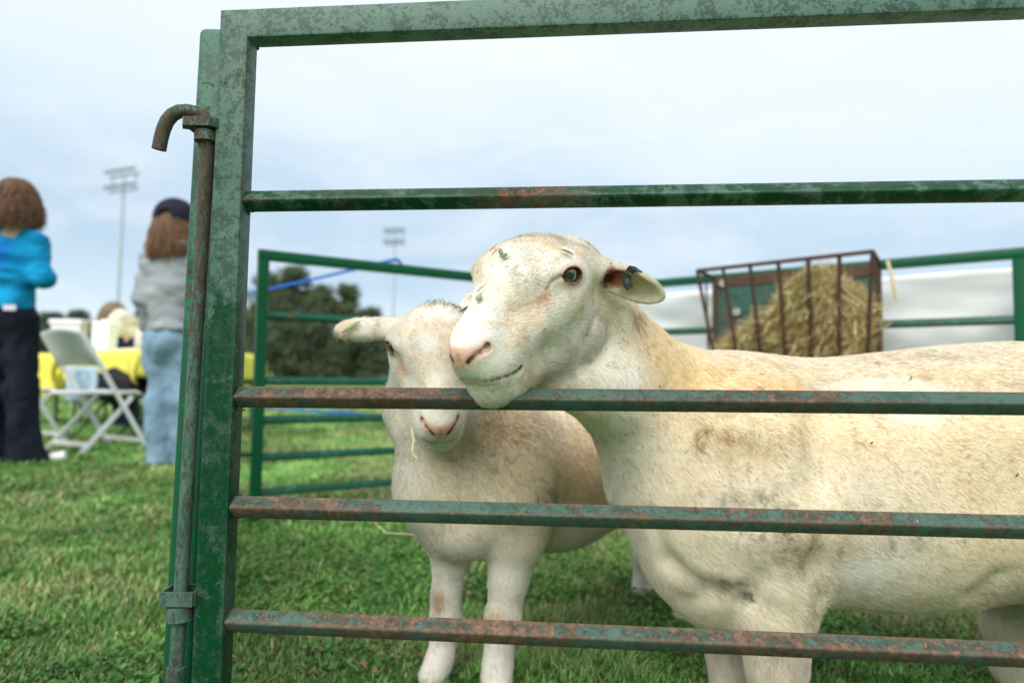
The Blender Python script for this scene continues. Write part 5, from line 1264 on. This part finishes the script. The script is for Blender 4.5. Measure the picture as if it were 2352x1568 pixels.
# ------------------------------------------------------------------ trees
M_leaf = vcol('tree_leaves', .7, .2, trans=.25); M_bark = simple('bark', (.09, .07, .05), .9, 0, .3, 3)
def tree(name, x, ytop, wpx, Y, label, seed, col=(.040, .056, .026), n=15000, conic=.5, low=.10):
    b = W(x, 866, Y); b[2] = 0; H = W(x, ytop, Y)[2]; Wd = wpx*Y/1450/2*1.3; rng = np.random.default_rng(seed); root = thing(name, b, label, 'tree', 'trees along the field')
    up = np.array([0, 0, 1.]); mb = MB().tube([b-up*.05, b+up*H*.3+np.array([.02*H, 0, 0]), b+up*H*.62, b+up*H*.88], .035*H, 9, up=(0, 1, 0), scales=[1, .7, .4, .15])
    for k in range(7):
        a = rng.uniform(0, 6.28); z = rng.uniform(.22, .7); e = b+up*H*(z+.16)+np.array([math.cos(a), math.sin(a), 0])*Wd*.7*(1.05-z); mb.tube([b+up*H*z, lerp(b+up*H*z, e, .5)+up*H*.02, e], .012*H, 6, scales=[1, .6, .25])
    mb.build('trunk', M_bark, root, True)
    nc = 80; z = low+(1-low)*rng.random(nc)**.85; prof = np.where(z < .35, .65+z, np.clip((1.04-z)/.68, 0, 1)**conic); a = rng.uniform(0, 6.28, nc); rr = np.sqrt(rng.random(nc))*prof*Wd*.82
    cc = np.c_[b[0]+np.cos(a)*rr, b[1]+np.sin(a)*rr, z*H*.95]; cr_ = Wd*rng.uniform(.20, .40, nc)*(.6+.5*prof)
    i = rng.integers(0, nc, n); v = rng.normal(0, 1, (n, 3)); v /= np.linalg.norm(v, axis=1)[:, None]; P = cc[i]+v*(cr_[i]*rng.random(n)**.4)[:, None]*np.array([1, 1, .75])
    s = Wd*.030*rng.uniform(.6, 1.6, n); A1 = rng.normal(0, 1, (n, 3)); A1 /= np.linalg.norm(A1, axis=1)[:, None]; B1 = np.cross(A1, rng.normal(0, 1, (n, 3))); B1 /= np.linalg.norm(B1, axis=1)[:, None]
    V = np.stack([P-A1*s[:, None], P+B1*s[:, None]*.6, P+A1*s[:, None], P-B1*s[:, None]*.6], 1).reshape(-1, 3); F = np.arange(n*4).reshape(-1, 4)
    c = np.array(col)*2.0*(.55+1.0*rng.random(n))[:, None]*(.7+.75*rng.random(nc)[i])[:, None]; link('crown', np_mesh('crown', V, F, np.repeat(c, 4, 0)), M_leaf, root)
if DV.get('P', 1):
    for k, (x, yt, w, Y, lab, c) in enumerate([
        (610, 628, 150, 46, 'dark cypress directly behind the left post of the rear panel', (.055, .075, .040)), (668, 606, 130, 48, 'tallest dark tree, left in the group behind the rear panel', (.042, .056, .028)),
        (735, 652, 120, 47, 'broad olive tree in the middle of the group behind the rear panel', (.05, .066, .034)), (795, 648, 110, 47, 'pointed dark green tree above the ear of the smaller sheep', (.044, .062, .03)),
        (845, 705, 110, 46, 'lower tree at the right end of the group, by the farther mast', (.036, .05, .028)), (700, 745, 190, 43, 'low bushy tree in front of the tall group', (.034, .046, .026)), (815, 770, 160, 42, 'rounded bush at the right foot of the group', (.034, .046, .024)),
        (905, 745, 90, 60, 'small far tree just left of the smaller sheep', (.045, .06, .04)), (575, 700, 90, 52, 'tree peeping between the gate post and the rear panel', (.036, .05, .03)),
        (110, 715, 110, 85, 'bluish far tree right beside the person in blue', (.05, .075, .06)), (170, 708, 90, 90, 'bluish far tree left of the white box', (.045, .07, .055)), (60, 725, 120, 88, 'far tree behind the person in blue', (.045, .07, .055)),
        (225, 735, 90, 84, 'far tree between the white box and the bending person', (.05, .068, .05)), (320, 690, 70, 62, 'tree at the elbow of the grey sweatshirt', (.045, .056, .035)), (130, 770, 160, 70, 'low hedge-like tree behind the white box', (.035, .048, .03)),
        (1010, 790, 170, 95, 'distant tree hidden low behind the smaller sheep', (.045, .06, .045))]):
        tree('tree', x, yt, w, Y, lab, 100+k, c)

# ------------------------------------------------------------------ bits of leaf on the sheep, ear tag
c5 = lambda X, Yp: ((1003+X*.37312)*.9408, (478+Yp*.37312)*.9408)
def on_skin(tree_, x, y):
    o = Vector(CAM); d = (Vector(W(x, y, 1.))-o).normalized(); h, n, i, ds = tree_.ray_cast(o, d); 
    if h is not None and n.dot(d) > 0: n = -n
    return h, n, d
def leaf(tree_, x, y, ang, ln, wd, col, label, name='leaf_fragment', grp='leaf fragments on the big sheep', lift=.0052, curl=.2):
    h, n, d = on_skin(tree_, x, y)
    if h is None: return
    h = np.array(h); n = np.array(n); t = _R*math.cos(ang)+_U*math.sin(ang); t -= n*(t@n); t /= np.linalg.norm(t); s = np.cross(n, t); V = []; k = 7
    for i in range(k):
        u = i/(k-1); w = wd*math.sin(math.pi*min(.97, u*.92+.04))**.8; c = h+n*(lift+curl*ln*math.sin(u*math.pi)*.25)+t*ln*(u-.5)
        for q, z in ((-1, -.05), (0, .45), (1, .1)): V.append(c+s*w*q+n*w*z)
    F = [(i*3+j, (i+1)*3+j, (i+1)*3+j+1, i*3+j+1) for i in range(k-1) for j in range(2)]
    o = link(name, pyd(name, V, F), simple('frag_%d' % len(bpy.data.materials), col, .6, 0, .3, 300), None, True); md = o.modifiers.new('s', 'SOLIDIFY'); md.thickness = .0005; tag(o, label, 'leaf fragment', grp)
if SA:
    tA_ = BVHTree.FromPolygons([tuple(v) for v in SA[1]], [tuple(int(i) for i in q) for q in SA[2]])
    G1, G2, OR = (.17, .25, .11), (.26, .34, .21), (.62, .27, .06)
    for X, Yp, a, l, w, c, lab in [(557, 360, 1.1, .0150, .0022, OR, 'orange curled leaf scrap at the left of the forehead'), (600, 385, -1.1, .0140, .0030, G1, 'crumpled green leaf on the forehead'), (622, 408, .3, .0090, .0030, G1, 'small dark scrap under the crumpled green leaf'),
            (1015, 388, -.55, .0175, .0019, (.10, .15, .06), 'narrow dark leaf above the near eye'), (1146, 330, 1.5, .0085, .0020, G1, 'little upright leaf in front of the ear'), (458, 682, 1.45, .0125, .0036, G2, 'oval pale green leaf on the left of the nose bridge'),
            (476, 622, .85, .0150, .0013, G2, 'thin green sprig above the oval leaf'), (860, 867, .15, .0075, .0014, (.25, .26, .16), 'tiny grey-green flake in the middle of the cheek'), (720, 292, .4, .0048, .0018, G1, 'tiny green flake on top of the head'),
            (635, 478, -.15, .0075, .0009, G2, 'hair-thin green flake in the middle of the forehead'), (460, 510, .7, .0055, .0009, G1, 'short green flake near the far eye'), (675, 300, 1.4, .0060, .0012, (.45, .48, .36), 'pale flake at the crown of the head'),
            (1300, 450, .7, .0055, .0011, (.3, .32, .25), 'grey flake at the root of the tagged ear'), (1610, 1246, -.6, .0050, .0014, (.16, .09, .04), 'brown crumb on the shoulder above the chin rail')]:
        leaf(tA_, *c5(X, Yp), a, l, w, c, lab)
    for x, y, a, l, c, lab in [(1867, 849, -.4, .024, (.85, .74, .45), 'pale straw on the back below the dip'), (1745, 890, -.9, .014, (.88, .78, .5), 'straw chip just above the chin rail'), (1998, 1018, .5, .006, (.05, .04, .03), 'black speck on the ribs'), (2090, 873, 1.2, .012, (.25, .17, .08), 'brown bit of stalk on the back'), (2330, 1090, .9, .008, (.08, .07, .05), 'dark crumb on the flank')]:
        leaf(tA_, x, y, a, l, .0011, c, lab, 'straw_fragment')
    # ear tag: a folded black strip with small lettering over the upper edge of the ear
    te = lambda X, Yp: ((1440+X/10.455)*.9408, (610+Yp/10.455)*.9408)
    pts = []
    for X, Yp, back in ((1030, 985, .0), (985, 915, .0), (925, 810, .0), (935, 690, .0), (985, 600, .0)):
        h, n, d = on_skin(tA_, *te(X, Yp)); Yh = (h[1] if h is not None else .84)-.0045; pts.append([*te(X, Yp), Yh])
    Ym = min(p[2] for p in pts[1:]); pts = [W(x, y, .25*yh+.75*Ym) for x, y, yh in pts]
    e = W(*te(1070, 490), Ym-.006); pts += [e, W(*te(1185, 495), Ym-.005), W(*te(1290, 555), Ym-.002)]
    wv = np.array(W(*te(1000, 1000), Ym))-np.array(W(*te(800, 900), Ym)); wv /= np.linalg.norm(wv)
    mb = MB(); Vt = []
    for i, p in enumerate(pts):
        a_, b_ = pts[max(0, i-1)], pts[min(len(pts)-1, i+1)]; tt = (b_-a_)/np.linalg.norm(b_-a_); s_ = wv-tt*(wv@tt); s_ /= np.linalg.norm(s_); nn = np.cross(tt, s_); k = .0058 if i else .0048
        Vt += [p-s_*k-nn*.0009, p+s_*k-nn*.0009, p+s_*k+nn*.0009, p-s_*k+nn*.0009]
    nP = len(pts); mb.add(Vt, [(i*4+j, i*4+(j+1) % 4, (i+1)*4+(j+1) % 4, (i+1)*4+j) for i in range(nP-1) for j in range(4)]+[(3, 2, 1, 0), ((nP-1)*4, (nP-1)*4+1, (nP-1)*4+2, (nP-1)*4+3)])
    tg = mb.build('ear_tag', simple('tag_plastic', (.035, .040, .050), .38, 0, .15, 200), SA[0], False); tg['label'] = 'black folded ear tag with small worn lettering'
    bv = tg.modifiers.new('b', 'BEVEL'); bv.width = .0006; bv.segments = 2
    for i0, i1, txt, col, sz in ((1, 3, 'IS', (.25, .22, .12), .0078), (3, 5, 'OW', (.42, .24, .08), .0066)):
        p, q_ = pts[i0], pts[i1]; tt = (q_-p)/np.linalg.norm(q_-p); s_ = wv-tt*(wv@tt); s_ /= np.linalg.norm(s_); nn = np.cross(s_, tt)
        if nn[1] > 0: nn = -nn
        cu = bpy.data.curves.new('tag_lettering', 'FONT'); cu.body = txt; cu.size = sz; cu.extrude = .00015; cu.align_x = 'CENTER'; cu.align_y = 'CENTER'
        t_ = bpy.data.objects.new('tmp', cu); C.objects.link(t_); dg = bpy.context.evaluated_depsgraph_get(); me_ = bpy.data.meshes.new_from_object(t_.evaluated_get(dg)); bpy.data.objects.remove(t_)
        me_.name = 'tag_lettering'; o = bpy.data.objects.new('tag_lettering', me_); C.objects.link(o); me_.materials.clear(); me_.materials.append(simple('lettering_'+txt, col, .6)); o.parent = tg
        cpos = (p+q_)/2+nn*.0014 - np.array(root_off(tg)); o.matrix_basis = Matrix([[s_[0], tt[0], nn[0], cpos[0]], [s_[1], tt[1], nn[1], cpos[1]], [s_[2], tt[2], nn[2], cpos[2]], [0, 0, 0, 1]])
if SB:
    tB_ = BVHTree.FromPolygons([tuple(v) for v in SB[1]], [tuple(int(i) for i in q) for q in SB[2]])
    leaf(tB_, 809, 755, .72, .036, .0042, (.34, .46, .22), 'long folded green leaf across the ear of the smaller sheep', grp='leaf fragments on the smaller sheep', lift=.006)
    leaf(tB_, 802, 779, .6, .016, .0022, (.34, .44, .16), 'short leaf piece under the ear of the smaller sheep', grp='leaf fragments on the smaller sheep', lift=.006)
    a, b = W(1056, 716, 1.03), W(1092, 697, 1.03); MB().sweep([a, lerp(a, b, .4), lerp(a, b, .75), b], [(-.004, 0), (0, .0012), (.004, 0), (0, -.0012)], up=(.3, .5, 1), scales=[.3, 1, .8, .2]).build('leaf_fragment', simple('frag_b', (.10, .17, .09), .6))
    tag(bpy.data.objects[[o.name for o in bpy.data.objects if o.name.startswith('leaf_fragment')][-1]], 'dark green leaf between the two heads', 'leaf fragment', 'leaf fragments on the smaller sheep')
    rng = np.random.default_rng(4); mb = MB()
    for k in range(230):
        x = rng.uniform(915, 1075); y = 690 + .0048*(x-985)**2*(.9) + rng.exponential(5) + rng.normal(0, 2); h, n, d = on_skin(tB_, x, y)
        if h is None or h[2] < hB.O[2]+.02: continue
        p = np.array(h)+np.array(n)*rng.uniform(.002, .007); d1 = rng.normal(0, 1, 3); d1 /= np.linalg.norm(d1); l = rng.uniform(.0012, .0060); s_ = np.cross(d1, rng.normal(0, 1, 3)); s_ /= np.linalg.norm(s_)
        mb.add([p-d1*l, p+s_*.0008, p+d1*l, p-s_*.0008], [(0, 1, 2, 3)])
    m, g, b, nt = new_mat('hay_crumbs'); po = g('ShaderNodeNewGeometry').outputs['Position']; nt.links.new(g.ramp(g.noise(po, 160, 2), [(.42, (.10, .15, .05)), (.5, (.22, .27, .10)), (.6, (.42, .27, .11))], 'CONSTANT'), b.inputs['Base Color'])
    o = mb.build('hay_crumbs', m); tag(o, 'green and brown hay crumbs scattered over the poll of the smaller sheep', 'hay crumbs', kind='stuff')
